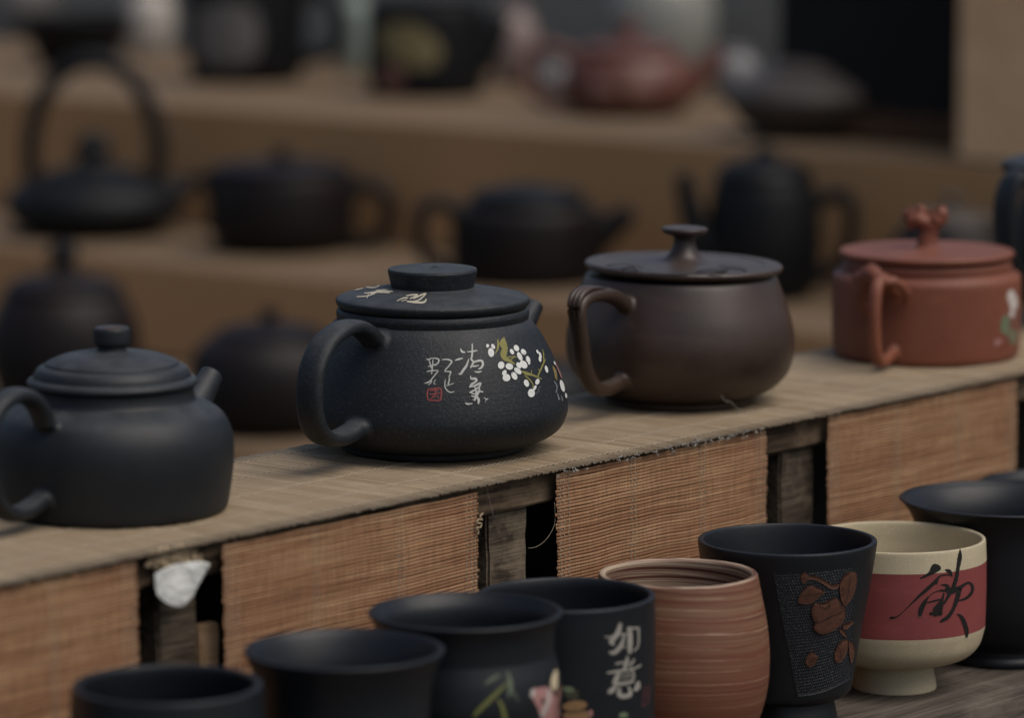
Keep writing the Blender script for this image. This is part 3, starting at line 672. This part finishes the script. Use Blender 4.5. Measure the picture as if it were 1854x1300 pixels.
# ---- red clay teapot
p = Pot('teapot', 'red clay drum teapot with twig knob and painted white flower', 'teapot', 1675.5, 642, 0, 'teapots on the front shelf')
bodyD = p.body([(0, 642), (156, 642, 1), (163, 640), (167, 632), (169, 610), (170, 570), (170, 525), (170, 506), (168.5, 497), (164, 491.5), (158, 490.5), (154, 491.5, 1), (151, 487), (151, 482), (153, 480), (153, 476), (149, 474, 1), (148, 470), (148, 467, 1), (0, 467)], RED)
lid = p.body([(0, 466), (147, 466, 1), (151, 465), (156, 461), (157, 457), (155, 453.5), (149, 452), (120, 450.5), (70, 449), (24, 448, 1), (20, 446), (18.5, 440), (17.5, 430), (17, 424)], RED, 'lid')
def zz(y): return (p.y0 - y) / p.vs
def kp(x, y, d=0): return Vector(((x - 1673) / p.s, d / p.s, zz(y)))
br = [([(1674, 440, 0), (1676, 424, 0), (1681, 410, -3), (1690, 398, -6), (1698, 386, -4), (1697, 378, 0)], [17, 17, 15, 14, 13, 10]),
      ([(1680, 414, 0), (1670, 404, -6), (1658, 398, -8), (1647, 398, -6), (1642, 390, 0), (1648, 380, 2)], [15, 14, 14, 14, 13, 10]),
      ([(1664, 400, 4), (1662, 386, 2), (1656, 376, 0)], [12, 11, 9]), ([(1676, 402, 8), (1680, 392, 8), (1678, 384, 8)], [12, 12, 10]), ([(1690, 398, 6), (1702, 396, 6), (1704, 404, 4)], [8, 8, 6]),
      ([(1648, 398, -4), (1643, 408, -8), (1652, 411, -8)], [8, 8, 5])]
parts = []
for pts, rad in br:
    q = [(*kp(x, y, d), r / p.s) for (x, y, d), r in zip(pts, rad)]; q = path_curve(q, 4)
    parts.append(tube([Vector(v[:3]) for v in q], [v[3] * (1 + .12 * math.sin(i * 1.7)) for i, v in enumerate(q)], 10))
mesh_obj('knob', *merge(parts), RED, lid)
p.handle([(162, 116), (178, 138), (204, 158), (232, 164), (254, 150), (262, 118), (262, 80), (256, 46), (241, 22), (215, 15), (190, 20), (166, 28)], -20, 22, 20, RED, flare=1.6, power=2.2)
ph = math.radians(-20); parts = []
def hp(a, b, side): return polar(a / p.s, ph, b / p.s) + Vector((math.cos(ph), math.sin(ph), 0)) * side / p.s
for pts, rad in (([(236, 164, -4), (220, 170, -20), (202, 164, -36), (190, 142, -48), (184, 112, -50), (174, 90, -40)], [12, 15, 17, 16, 13, 8]),
                 ([(224, 166, -12), (210, 178, -24), (196, 180, -36)], [8, 9, 5]), ([(240, 160, 6), (214, 158, 20), (190, 140, 30), (176, 118, 26)], [8, 9, 9, 6]), ([(196, 150, -44), (190, 160, -60), (178, 148, -70)], [8, 8, 5]), ([(178, 118, -38), (176, 104, -50), (172, 92, -52)], [8, 7, 5])):
    q = path_curve([(*hp(*v), r / p.s) for v, r in zip(pts, rad)], 5)
    parts.append(tube([Vector(v[:3]) for v in q], [v[3] * (1 + .14 * math.sin(i * 1.9)) for i, v in enumerate(q)], 10))
mesh_obj('handle_twig', *merge(parts), RED, p.root)
p.spout([(120, 60, 34), (180, 85, 26), (215, 110, 20), (235, 130, 16)], 160, RED)
p.bvh(bodyD); KD = dict(o=(1480, 260), k=2.955)
p.marks('flower', [('e', 1036, 815, 22, 34, 5), ('e', 1045, 860, 20, 34, -10), ('e', 1040, 912, 14, 22, 0), ('e', 1056, 850, 14, 40, 0)], flat('pale_flower_and_shine', (.52, .47, .43)), **KD)
p.marks('leaf', [('e', 1003, 965, 22, 52, 8), ('e', 1046, 1030, 18, 46, 5), ('e', 1020, 1010, 14, 40, -20)], GRN, **KD)
p.marks('twig', [[(1040, 930, 10), (1030, 990, 12), (1036, 1060, 8)], [(1056, 900, 6), (1050, 1000, 8)]], BROWNE, lift=.0003, **KD)
p.marks('bud', [('e', 966, 1060, 20, 14, -20), ('e', 952, 1076, 8, 8, 0)], PINKE, lift=.0002, **KD)

# ---- tall ribbed black teapot cut by the right edge
p = Pot('teapot', 'black teapot cut off by the right edge, only its broad curved handle in view', 'teapot', 1985, 584, 0, 'teapots on the front shelf')
p.body([(0, 580), (108, 580, 1), (116, 576), (126, 560), (142, 520), (152, 470), (152, 420), (144, 370), (134, 335), (130, 322, 1), (0, 322)], BLACK)
lid = p.body([(0, 321), (160, 321, 1), (172, 312), (176, 300), (168, 292), (120, 280), (40, 270), (16, 268, 1), (15, 260), (24, 248), (22, 236), (0, 230)], BLACK, 'lid')
p.handle([(120, 232, 1.6), (150, 268), (178, 274), (198, 245), (203, 195), (195, 135), (168, 95, 1.1), (140, 80, 1.4), (128, 78, 1.9)], -55, 60, 24, BLACK, flare=1.1, power=2.4)
p.spout([(110, 90, 44), (175, 130, 28), (215, 190, 19), (238, 225, 15)], 125, BLACK)

# ================================================================== CUPS ON THE PLANK STEP
def cup_at(x, b):
    lo, hi = 900., 2600.
    for _ in range(50):
        m = (lo + hi) / 2
        if ab(on_plane(x, m, PLANK_Z))[1] > b: lo = m
        else: hi = m
    return m
G = 'cups in a row on the plank step'
y = cup_at(307, -.085)
p = Pot('teacup', 'plain black cup cut by the bottom edge, leftmost of the cups', 'cup', 307, y, PLANK_Z, G)
p.cup([(110, y), (128, y - 12), (152, y - 60), (169, y - 120), (177, 1330), (176, 1290), (173.5, 1255), (172, 1238)], 15, y - 22, BLACKC)
y = cup_at(625, -.104)
p = Pot('teacup', 'plain black cup with flared rim, second from the left', 'cup', 625, y, PLANK_Z, G)
p.cup([(105, y), (118, y - 8), (122, y - 26), (140, y - 80), (152, 1340), (154, 1290), (156, 1255), (161, 1225), (170, 1198), (178, 1181), (181, 1174)], 11, y - 30, BLACKC)
y = cup_at(843, -.099)
p = Pot('teacup', 'black collared cup painted with bamboo and an ox, third from the left', 'cup', 843, y, PLANK_Z, G)
c3 = p.cup([(110, y), (124, y - 8), (134, y - 50), (152, y - 100), (168, 1310), (174, 1265), (174, 1240), (170, 1212), (164, 1190), (161, 1180, 1), (160, 1176, 1), (160, 1160), (161, 1140), (165, 1124), (172, 1112), (175, 1106)], 11, y - 26, BLACKC)
p.bvh(c3); K = dict(o=(840, 1190), k=7.13)
p.marks('bamboo_leaf', [[(275, 350, 16), (360, 290, 46), (462, 235, 20)], [(560, 195, 20), (590, 300, 54), (600, 400, 60), (575, 515, 26)], [(600, 420, 30), (660, 500, 20), (712, 592, 8)]], BAMG, **K)
p.marks('bamboo_stem', [[(565, 335, 20), (430, 460, 46), (300, 590, 58), (170, 715, 50), (125, 775, 24)], [(440, 555, 26), (490, 640, 48), (530, 800, 60)]], BAMB, **K)
p.marks('ox_head', [('p', [(880, 420), (990, 395), (1095, 395), (1150, 470), (1215, 620), (1220, 800), (1100, 870), (1010, 830), (950, 660), (890, 540)])], PINKE, **K)
p.marks('ox_neck', [[(1245, 400, 50), (1230, 560, 90), (1215, 700, 100), (1215, 830, 110)]], BROWNE, lift=.0002, **K)
p.marks('ox_face', [[(1085, 440, 50), (1085, 560, 50), (1040, 680, 60), (1000, 760, 50)], ('e', 882, 470, 30, 62, 8)], flat('ox_white', (.40, .36, .33)), lift=.0003, **K)
p.marks('ox_eye', [('e', 1010, 570, 26, 30, 0)], LINE, lift=.0005, **K)
p.marks('ox_horn', [[(1172, 185, 40), (1155, 280, 84), (1148, 360, 90), (1150, 415, 60)]], CREAME, lift=.0006, **K)
y = cup_at(1024, -.091)
p = Pot('teacup', 'straight black cup with two grey Chinese characters, left of the marbled cup', 'cup', 1024, y, PLANK_Z, G)
c4 = p.cup([(130, y), (148, y - 6), (157, y - 30), (160, y - 90), (161, 1260), (161.5, 1180), (161.5, 1120), (161, 1090), (161, 1076)], 12, y - 20, BLACKC)
p.bvh(c4); K = dict(o=(1060, 1110), k=6.843)
p.marks('characters', [[(430, 140, 40), (405, 240, 60), (345, 325, 58), (312, 365, 48), (350, 392, 30)], [(245, 300, 16), (300, 302, 22), (420, 272, 20), (512, 262, 20)], [(482, 275, 20), (445, 395, 48), (390, 468, 54), (335, 500, 44), (300, 488, 26)],
 [(440, 400, 14), (500, 440, 10)], [(545, 192, 46), (550, 300, 60), (548, 400, 58), (545, 488, 44)], [(510, 200, 18), (600, 190, 24), (652, 188, 26)], [(652, 190, 22), (656, 300, 22), (645, 420, 20), (598, 470, 22)],
 [(516, 550, 28), (508, 615, 48), (480, 685, 44)], [(378, 632, 28), (430, 622, 22), (482, 612, 22)], [(600, 575, 18), (572, 622, 30), (545, 660, 22)], [(545, 692, 12), (620, 684, 22), (675, 652, 22)], [(270, 745, 22), (400, 727, 38), (500, 712, 28), (590, 706, 14)],
 [(412, 745, 36), (380, 820, 66), (350, 868, 46)], [(440, 782, 16), (562, 752, 18)], [(582, 722, 20), (596, 780, 22), (580, 842, 22)], [(440, 828, 12), (572, 792, 12)], [(345, 880, 36), (450, 880, 42), (582, 850, 30)],
 [(370, 922, 44), (322, 962, 66), (290, 985, 50)], [(420, 940, 34), (412, 1010, 58), (470, 1038, 56), (552, 1008, 48), (528, 918, 26)], [(645, 868, 44), (638, 918, 66), (612, 952, 44)]], INKG, **K)
p.marks('seal', [[(722, 940, 14), (795, 922, 12), (785, 1010, 14), (768, 1110, 14), (708, 1155, 20), (712, 1060, 12), (722, 940, 12)], [(730, 985, 10), (780, 975, 10)], [(725, 1040, 10), (770, 1030, 10)], [(752, 950, 8), (742, 1100, 9)]], DSEAL, **K)
p.marks('green_dab', [('e', 470, 1270, 58, 34, -8)], GRN, **K)
K = dict(o=(840, 1190), k=7.13)
p.marks('ochre_bun', [('e', 1430, 632, 160, 66, -6), ('e', 1460, 760, 185, 78, 0)], ORANGE, **K)
p.marks('bun_dark_line', [[(1290, 700, 12), (1400, 706, 14), (1500, 695, 12), (1590, 668, 8)]], LINE, lift=.0005, **K)  # dark line of the cup's painting where the two buns meet
p.marks('olive_leaf', [('e', 1350, 420, 74, 40, 10)], GRN, lift=.0003, **K)
p.marks('dark_filling', [('e', 1385, 500, 104, 52, 14), ('e', 1440, 450, 50, 26, 10)], DKO, lift=.00025, **K)
p.marks('pink_dab', [('e', 1634, 725, 28, 46, 0)], PINKE, lift=.0004, **K)
y = cup_at(1226.5, -.087)
p = Pot('teacup', 'round marbled terracotta cup with pale swirling stripes', 'cup', 1226.5, y, PLANK_Z, G)
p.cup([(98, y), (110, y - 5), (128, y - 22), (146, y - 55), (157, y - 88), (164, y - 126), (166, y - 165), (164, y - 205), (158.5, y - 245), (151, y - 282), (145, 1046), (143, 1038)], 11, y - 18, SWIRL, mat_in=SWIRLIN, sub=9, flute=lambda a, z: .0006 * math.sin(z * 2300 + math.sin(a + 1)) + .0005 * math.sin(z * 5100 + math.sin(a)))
y = cup_at(1422.5, -.0885)
p = Pot('teacup', 'tapered black cup with a carved panel of brown fruit', 'cup', 1422.5, y, PLANK_Z, G)
c6 = p.cup([(84, y), (92, y - 3), (92, y - 12), (88, y - 30), (86, y - 40, 1), (102, y - 46), (114, y - 54), (119, 1235), (126, 1190), (134.5, 1140), (144.5, 1085), (153, 1035), (159, 995), (160.8, 977)], 10.5, y - 62, BLACKC)
p.bvh(c6)
K6 = dict(o=(1060, 920), k=3.42)
def quad_uv(c, u, v):
    top = (c[0][0] + (c[1][0] - c[0][0]) * u, c[0][1] + (c[1][1] - c[0][1]) * u + 10 * math.sin(math.pi * u)); bot = (c[3][0] + (c[2][0] - c[3][0]) * u, c[3][1] + (c[2][1] - c[3][1]) * u + 26 * math.sin(math.pi * u))
    return (1060 + (top[0] + (bot[0] - top[0]) * v) / 3.42, 920 + (top[1] + (bot[1] - top[1]) * v) / 3.42)
cor = [(1162, 398), (1668, 352), (1645, 1058), (1312, 1172)]
pr = random.Random(4); NU, NV = 116, 168; V, Fc = [], []
for j in range(NV + 1):
    for i in range(NU + 1):
        x, yy = quad_uv(cor, i / NU, j / NV)
        edge = min(i, NU - i, j, NV - j)
        ii, jj = i // 3, j // 4; sh_ = (jj * 2) % 3
        bump_ = 1 if ((i + sh_) % 4 in (1, 2) and j % 4 in (1, 2, 3)) else 0
        hgt = .00042 if edge <= 1 else .00006 + bump_ * .00034 * pr.uniform(.35, 1.1)
        h = p.hit(x, yy, hgt); V.append(h if h is not None else p.inv @ p.P)
for j in range(NV):
    for i in range(NU): Fc.append((j * (NU + 1) + i, j * (NU + 1) + i + 1, (j + 1) * (NU + 1) + i + 1, (j + 1) * (NU + 1) + i))
mesh_obj('carved_panel', V, Fc, PANEL, p.root, smooth=False)
KR = dict(o=(1380, 1000), k=4.643)
p.raised('fruit', [(410, 470), (440, 425), (500, 432), (560, 402), (610, 380), (645, 420), (680, 470), (685, 540), (660, 600), (600, 650), (520, 685), (460, 675), (425, 630), (440, 590), (415, 540)], RELIEF, .0016, **KR)
p.raised('leaf', [(300, 425), (310, 370), (350, 310), (400, 275), (450, 290), (525, 330), (480, 370), (430, 415), (380, 437)], RELIEF, .0012, **KR)
p.raised('leaf', [(655, 400), (645, 330), (650, 250), (690, 190), (740, 160), (780, 175), (785, 260), (760, 350), (720, 420), (685, 455)], RELIEF, .0013, **KR)
p.raised('bud', [(370, 880), (400, 845), (440, 850), (465, 885), (440, 940), (395, 970), (365, 930)], RELIEF, .001, **KR)
p.raised('petal', [(600, 850), (640, 760), (700, 730), (715, 790), (690, 870), (650, 925), (610, 920)], RELIEF, .0011, **KR)
p.raised('petal', [(718, 740), (758, 770), (768, 850), (740, 935), (725, 860)], RELIEF, .001, **KR)
p.raised('stem', [(322, 195), (350, 165), (388, 190), (450, 200), (520, 232), (590, 272), (640, 262), (630, 300), (575, 310), (510, 268), (440, 232), (385, 232), (352, 268), (330, 240)], RELIEF, .0010, **KR)
p.raised('berry', [(672, 640), (680, 605), (720, 590), (752, 572), (758, 598), (722, 630), (700, 655)], RELIEF, .0009, **KR)
p.raised('berry', [(640, 660), (655, 640), (690, 672), (702, 712), (672, 700)], RELIEF, .0009, **KR)
p.marks('carved_lines', [[(440, 585, 6), (490, 572, 6), (540, 545, 7), (580, 525, 6), (625, 510, 5), (660, 485, 6)], [(470, 440, 5), (510, 465, 6), (545, 455, 6), (555, 425, 5)], [(640, 420, 6), (655, 455, 7), (680, 470, 6)], [(318, 362, 4), (400, 352, 5), (500, 335, 4)], [(722, 190, 4), (712, 290, 5), (690, 400, 4)], [(395, 890, 6), (440, 880, 6)], [(385, 915, 6), (430, 905, 6)], [(400, 940, 6), (425, 930, 6)], [(640, 800, 4), (632, 890, 4)], [(668, 780, 4), (655, 890, 4)], ('e', 555, 590, 5, 4, 0), ('e', 610, 590, 5, 4, 0), ('e', 640, 560, 5, 4, 0), ('e', 660, 300, 6, 8, 0), ('e', 672, 330, 6, 8, 0)], LINE, lift=.00185, **KR)
y = cup_at(1619, -.0885)
p = Pot('teacup', 'cream footed cup with red band and black brush character', 'cup', 1619, y, PLANK_Z, G)
zt, zb = (p.y0 - 1008) / p.vs, (p.y0 - 1126) / p.vs
outer = [(75, y), (76, y - 5), (73, y - 22), (70, y - 38), (71, 1199, 1), (104, 1192), (134, 1181), (152, 1163), (160, 1139), (162.5, 1126, 1), (163, 1100), (163.5, 1060), (163, 1020), (163, 1008, 1), (162, 990), (161, 974)]
c7 = p.cup(outer, 8, 1165, CREAM)
me = c7.data; me.materials.append(BAND)
for f in me.polygons:
    cz = f.center.z; rr_ = math.hypot(f.center.x, f.center.y)
    if zb < cz < zt and rr_ > 158.5 / p.s: f.material_index = 1
p.bvh(c7); K = dict(o=(1600, 980), k=6.842)
p.marks('brush_character', [('p', [(445, 458), (500, 425), (560, 380), (590, 310), (630, 282), (690, 302), (710, 345), (680, 372), (610, 412), (540, 440), (465, 468)]),
 [(770, 360, 24), (815, 380, 50), (845, 438, 14)], [(840, 424, 14), (760, 420, 18), (690, 440, 22), (620, 520, 42), (520, 612, 44), (430, 690, 32), (330, 790, 15), (230, 888, 10), (150, 945, 16), (95, 952, 32), (75, 955, 12)],
 [(668, 478, 22), (650, 525, 30)], [(945, 108, 12), (940, 200, 54), (917, 340, 44), (892, 480, 48), (850, 590, 48), (800, 680, 40), (750, 770, 26)], [(710, 545, 14), (780, 552, 40), (805, 620, 78), (880, 605, 74), (930, 590, 64), (985, 548, 36), (1050, 516, 28), (1096, 560, 34), (1086, 640, 38), (1020, 708, 34), (940, 736, 18)],
 [(935, 610, 56), (905, 720, 58), (855, 850, 42), (795, 940, 48), (725, 985, 38), (698, 1002, 14)], [(690, 620, 12), (765, 612, 34)], [(745, 645, 18), (725, 720, 34), (695, 800, 86), (660, 870, 120), (640, 905, 60)],
 [(545, 715, 8), (600, 650, 10), (720, 602, 12)], [(552, 690, 14), (500, 770, 52), (462, 850, 60), (448, 928, 36)], [(540, 762, 14), (620, 742, 20), (705, 722, 20)], [(580, 900, 34), (700, 898, 54)],
 [(908, 905, 8), (960, 942, 42), (1005, 1040, 52), (1025, 1130, 48), (1024, 1188, 22)]], INKK, **K)
y = cup_at(1815, -.092)
p = Pot('teacup', 'wide black cup with flared rim and footring, right of the cream cup', 'cup', 1815, 1192, PLANK_Z, G)
p.cup([(100, 1192), (106, 1189), (107, 1181), (102, 1173), (97, 1170, 1), (100, 1160), (128, 1130), (146, 1090), (154, 1040), (157, 995), (161, 955), (168, 932), (181, 912), (190, 903)], 8, 1130, BLACKC)
y = cup_at(1935, -.058)
p = Pot('teacup', 'dark cup mostly hidden behind the wide flared cup at the right edge', 'cup', 1935, y, PLANK_Z, G)
p.cup([(90, y), (100, y - 10), (130, y - 60), (148, y - 120), (156, 950), (160, 900), (168, 878)], 8, y - 20, BLACKC)

# ================================================================== BACK TIERS
TIER = [(-.026, 233, 154), (-.143, 541, 462), (-.232, 879, 800)]
U0 = []
for z, ym, yl in TIER: U0.append(ab(on_plane(927, ym, z))[0])
def tier(i, label, depth, zlow):
    z = TIER[i][0]; root = thing('display_step', label, 'step', sh(U0[i], 0, z), SHELF_ROT)
    board('top_board', (-.004, -.2, -.014), (depth, 3.2, -.002), BACKT, root, 0)
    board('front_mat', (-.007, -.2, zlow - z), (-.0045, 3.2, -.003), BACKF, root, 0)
    return root
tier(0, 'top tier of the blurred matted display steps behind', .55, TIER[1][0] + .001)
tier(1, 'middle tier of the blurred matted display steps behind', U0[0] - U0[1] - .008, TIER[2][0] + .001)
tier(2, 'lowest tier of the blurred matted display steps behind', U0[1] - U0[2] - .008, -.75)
def far_pot(label, x0, y0, tz, prof, mat, lid=None, handle=None, spout=None, name='teapot', cat='teapot', group='blurred wares on the back tiers', lidmat=None, hmat=None):
    p = Pot(name, label, cat, x0, y0, TIER[tz][0], group)
    p.bd = p.body([(0, y0)] + prof, mat, seg=64)
    if lid: p.body(lid, lidmat or mat, 'lid', seg=64)
    if handle: p.handle(*handle, hmat or mat)
    if spout: p.spout(*spout, mat)
    return p
# top tier
p = far_pot('dark flared bowl on the top tier at the far left', 140, 118, 0, [(62, 118, 1), (70, 112), (86, 80), (96, 50), (102, 34), (103, 28), (96, 28), (88, 60), (60, 100), (0, 104)], FARBLK, name='bowl', cat='bowl')
p = far_pot('dark mug with dusty grey print on the top tier', 445, 143, 0, [(88, 143, 1), (100, 136), (108, 90), (110, 30), (110, -30), (104, -34), (98, 40), (90, 120), (0, 126)], FARBLK, handle=([(105, 150), (150, 160), (180, 110), (165, 55), (105, 40)], 75, 34, 26), name='mug', cat='mug')
p.bvh(p.bd); p.marks('print', [('p', [(352, 10), (440, 2), (470, 40), (462, 105), (400, 120), (362, 110), (348, 60)])], MUDPR)
p = far_pot('black mug with dull gold picture on the top tier', 772, 168, 0, [(96, 168, 1), (104, 160), (109, 110), (109, 50), (106, 12), (100, 10), (98, 60), (90, 150), (0, 154)], FARBLK, spout=([(90, 60, 36), (120, 100, 26), (140, 140, 16)], 80), name='mug', cat='mug')
p.bvh(p.bd); p.marks('gold_picture', [('p', [(682, 50), (730, 38), (780, 60), (800, 95), (780, 122), (730, 118), (690, 90)])], GOLDPR); p.marks('pink_patch', [('p', [(690, 125), (720, 120), (730, 150), (700, 160)])], BROWNE)
p = far_pot('blurred red clay teapot on the top tier', 1138, 202, 0, [(88, 202, 1), (100, 196), (116, 172), (118, 142), (106, 112), (88, 98), (74, 94, 1), (0, 94)], FARRED, lid=[(0, 94), (92, 94, 1), (90, 86), (54, 76), (18, 70, 1), (14, 62), (20, 52), (18, 40), (0, 34)], handle=([(106, 105), (150, 122), (188, 96), (186, 45), (146, 20), (105, 30)], -82, 26, 20), spout=([(95, 45, 34), (130, 70, 24), (165, 112, 15)], 85))
p.bvh(p.bd); p.marks('pale_flower_and_shine', [('e', 1090, 165, 26, 24, 0), ('e', 1160, 155, 24, 24, 0)], flat('painted_shine_pink', (.19, .10, .078)))  # two pale ellipses paint reflections onto the red body
p = far_pot('wide squat grey-brown teapot on the top tier in front of the black panel', 1462, 242, 0, [(80, 242, 1), (96, 236), (126, 214), (146, 186), (148, 170), (134, 152), (104, 136), (86, 130, 1), (0, 130)], FARGREY, lid=[(0, 130), (84, 130, 1), (80, 121), (44, 110), (14, 105), (0, 102)], spout=([(115, 55, 32), (155, 78, 20), (180, 108, 14)], 90))
# pale wares behind
pv = [('pale white jar at the back of the top tier, left', 272, 96, 46, 120, (.40, .37, .33)), ('pale celadon jar between two dark mugs on the top tier', 640, 128, 34, 150, (.20, .24, .22)), ('pinkish pale vase left of the red teapot', 930, 150, 44, 140, (.23, .18, .165)),
      ('tall whitish jar behind the red teapot', 1195, 150, 100, 230, (.235, .24, .22)), ('grey-white cup right of the red teapot', 1330, 178, 44, 90, (.19, .19, .195)), ('small grey saucer pot inside the red teapot handle gap', 1000, 170, 34, 60, (.16, .15, .15)), ('mauve vase against the black panel edge', 1385, 120, 44, 150, (.20, .18, .18)),
      ('greyish jar above the flared bowl at the far left', 60, 60, 60, 120, (.20, .185, .17)), ('dim grey jar behind the left dark mug', 215, 50, 50, 110, (.22, .21, .19))]
for i, (lb, x0, yb, hw, ht, col) in enumerate(pv):
    p = Pot('jar', lb, 'jar', x0, yb, TIER[0][0], 'blurred wares on the back tiers')
    p.body([(0, yb), (hw * .6, yb, 1), (hw * .8, yb - ht * .1), (hw, yb - ht * .45), (hw * .9, yb - ht * .75), (hw * .55, yb - ht * .9), (hw * .6, yb - ht), (hw * .5, yb - ht), (hw * .4, yb - ht * .85), (0, yb - ht * .8)], flat('pale_glaze_%s' % 'abcdefghij'[i], col, .4, .2, 60), seg=48)
# middle tier
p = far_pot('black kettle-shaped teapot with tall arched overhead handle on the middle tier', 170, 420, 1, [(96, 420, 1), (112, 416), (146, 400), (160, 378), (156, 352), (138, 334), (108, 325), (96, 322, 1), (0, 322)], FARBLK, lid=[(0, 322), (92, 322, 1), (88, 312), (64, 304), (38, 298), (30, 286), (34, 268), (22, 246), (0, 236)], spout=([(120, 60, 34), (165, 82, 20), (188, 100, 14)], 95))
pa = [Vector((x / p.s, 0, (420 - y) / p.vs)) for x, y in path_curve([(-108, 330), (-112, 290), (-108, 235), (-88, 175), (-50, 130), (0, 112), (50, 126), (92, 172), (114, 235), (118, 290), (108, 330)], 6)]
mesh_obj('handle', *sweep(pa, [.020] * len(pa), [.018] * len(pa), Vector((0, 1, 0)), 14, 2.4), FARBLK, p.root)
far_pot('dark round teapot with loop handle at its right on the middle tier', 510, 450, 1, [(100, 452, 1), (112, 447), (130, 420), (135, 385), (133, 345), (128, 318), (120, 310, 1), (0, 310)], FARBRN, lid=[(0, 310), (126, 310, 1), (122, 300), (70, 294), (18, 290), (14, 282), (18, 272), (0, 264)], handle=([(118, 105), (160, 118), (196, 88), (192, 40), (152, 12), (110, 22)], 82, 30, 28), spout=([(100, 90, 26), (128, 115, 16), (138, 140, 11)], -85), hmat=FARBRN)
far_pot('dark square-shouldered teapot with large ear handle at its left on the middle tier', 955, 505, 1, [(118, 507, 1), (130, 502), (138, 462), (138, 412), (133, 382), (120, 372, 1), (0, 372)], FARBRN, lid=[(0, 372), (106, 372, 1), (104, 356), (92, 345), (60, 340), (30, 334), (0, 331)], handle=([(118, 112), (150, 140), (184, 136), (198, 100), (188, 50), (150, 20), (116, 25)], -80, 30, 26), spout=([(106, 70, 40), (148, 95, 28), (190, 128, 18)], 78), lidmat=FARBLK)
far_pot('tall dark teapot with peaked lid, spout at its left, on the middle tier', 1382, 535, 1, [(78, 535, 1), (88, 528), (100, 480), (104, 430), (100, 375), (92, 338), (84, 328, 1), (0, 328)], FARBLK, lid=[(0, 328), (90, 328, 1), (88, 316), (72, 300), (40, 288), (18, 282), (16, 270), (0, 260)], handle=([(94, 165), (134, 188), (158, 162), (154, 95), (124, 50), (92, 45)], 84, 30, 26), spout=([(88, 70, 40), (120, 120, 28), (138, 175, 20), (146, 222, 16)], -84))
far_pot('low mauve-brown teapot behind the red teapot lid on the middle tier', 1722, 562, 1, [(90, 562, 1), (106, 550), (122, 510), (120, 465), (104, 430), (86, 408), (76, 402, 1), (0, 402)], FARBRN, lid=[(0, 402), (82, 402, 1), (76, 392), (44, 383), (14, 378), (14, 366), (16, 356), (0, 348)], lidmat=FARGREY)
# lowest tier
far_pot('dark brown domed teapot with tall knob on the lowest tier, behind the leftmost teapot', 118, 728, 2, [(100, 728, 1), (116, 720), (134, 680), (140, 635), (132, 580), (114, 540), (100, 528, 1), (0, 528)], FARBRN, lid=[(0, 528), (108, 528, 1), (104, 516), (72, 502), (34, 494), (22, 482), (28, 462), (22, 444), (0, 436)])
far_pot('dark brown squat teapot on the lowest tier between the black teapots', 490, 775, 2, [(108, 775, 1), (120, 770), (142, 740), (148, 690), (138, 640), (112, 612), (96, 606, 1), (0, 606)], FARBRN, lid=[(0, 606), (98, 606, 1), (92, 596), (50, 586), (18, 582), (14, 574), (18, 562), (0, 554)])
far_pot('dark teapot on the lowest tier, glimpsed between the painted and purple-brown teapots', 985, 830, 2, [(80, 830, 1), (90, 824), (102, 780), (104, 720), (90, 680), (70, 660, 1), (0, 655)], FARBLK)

# ---- black panel with wooden rail and pale post at the back right, wall behind
pb = thing('black_panel', 'black panel on a brown wooden rail at the upper right', 'panel', sh(U0[0], 0, TIER[0][0]), SHELF_ROT)
def on_tier_plane(x, y, u):
    d = ray(x, y); P0 = sh(u, 0, 0); t = (P0 - EYE).dot(E1) / d.dot(E1); P = EYE + d * t; return ab(P)[1], P.z
uu = U0[0] + .115
bl, z0_ = on_tier_plane(1745, 212, uu); br_, z1_ = on_tier_plane(1405, 180, uu)
board('panel', (.118, bl - .2, z0_ - TIER[0][0]), (.130, br_, .26), BLACKBOARD, pb, 0)
board('rail', (.112, bl - .2, .0005), (.138, br_ + .02, z0_ - TIER[0][0] - .001), RAILW, pb, 0)
wp = on_plane(1745, 285, TIER[0][0]); wa, wb = ab(wp)
post = board('wooden_post', (wa - .01, wb - .25, TIER[0][0] + .0005), (wa + .05, wb, .34), PALEW, None, 0)
post.location = ORG; post.rotation_euler = (0, 0, SHELF_ROT); tag(post, 'broad pale wooden post standing at the upper right corner', 'post')
wall = mesh_obj('wall', [tuple(sh(U0[0] + .62, -1.2, -.75)), tuple(sh(U0[0] + .62, 4.2, -.75)), tuple(sh(U0[0] + .62, 4.2, .22)), tuple(sh(U0[0] + .62, -1.2, .22))], [(0, 1, 2, 3)], WALLM); wall['kind'] = 'structure'
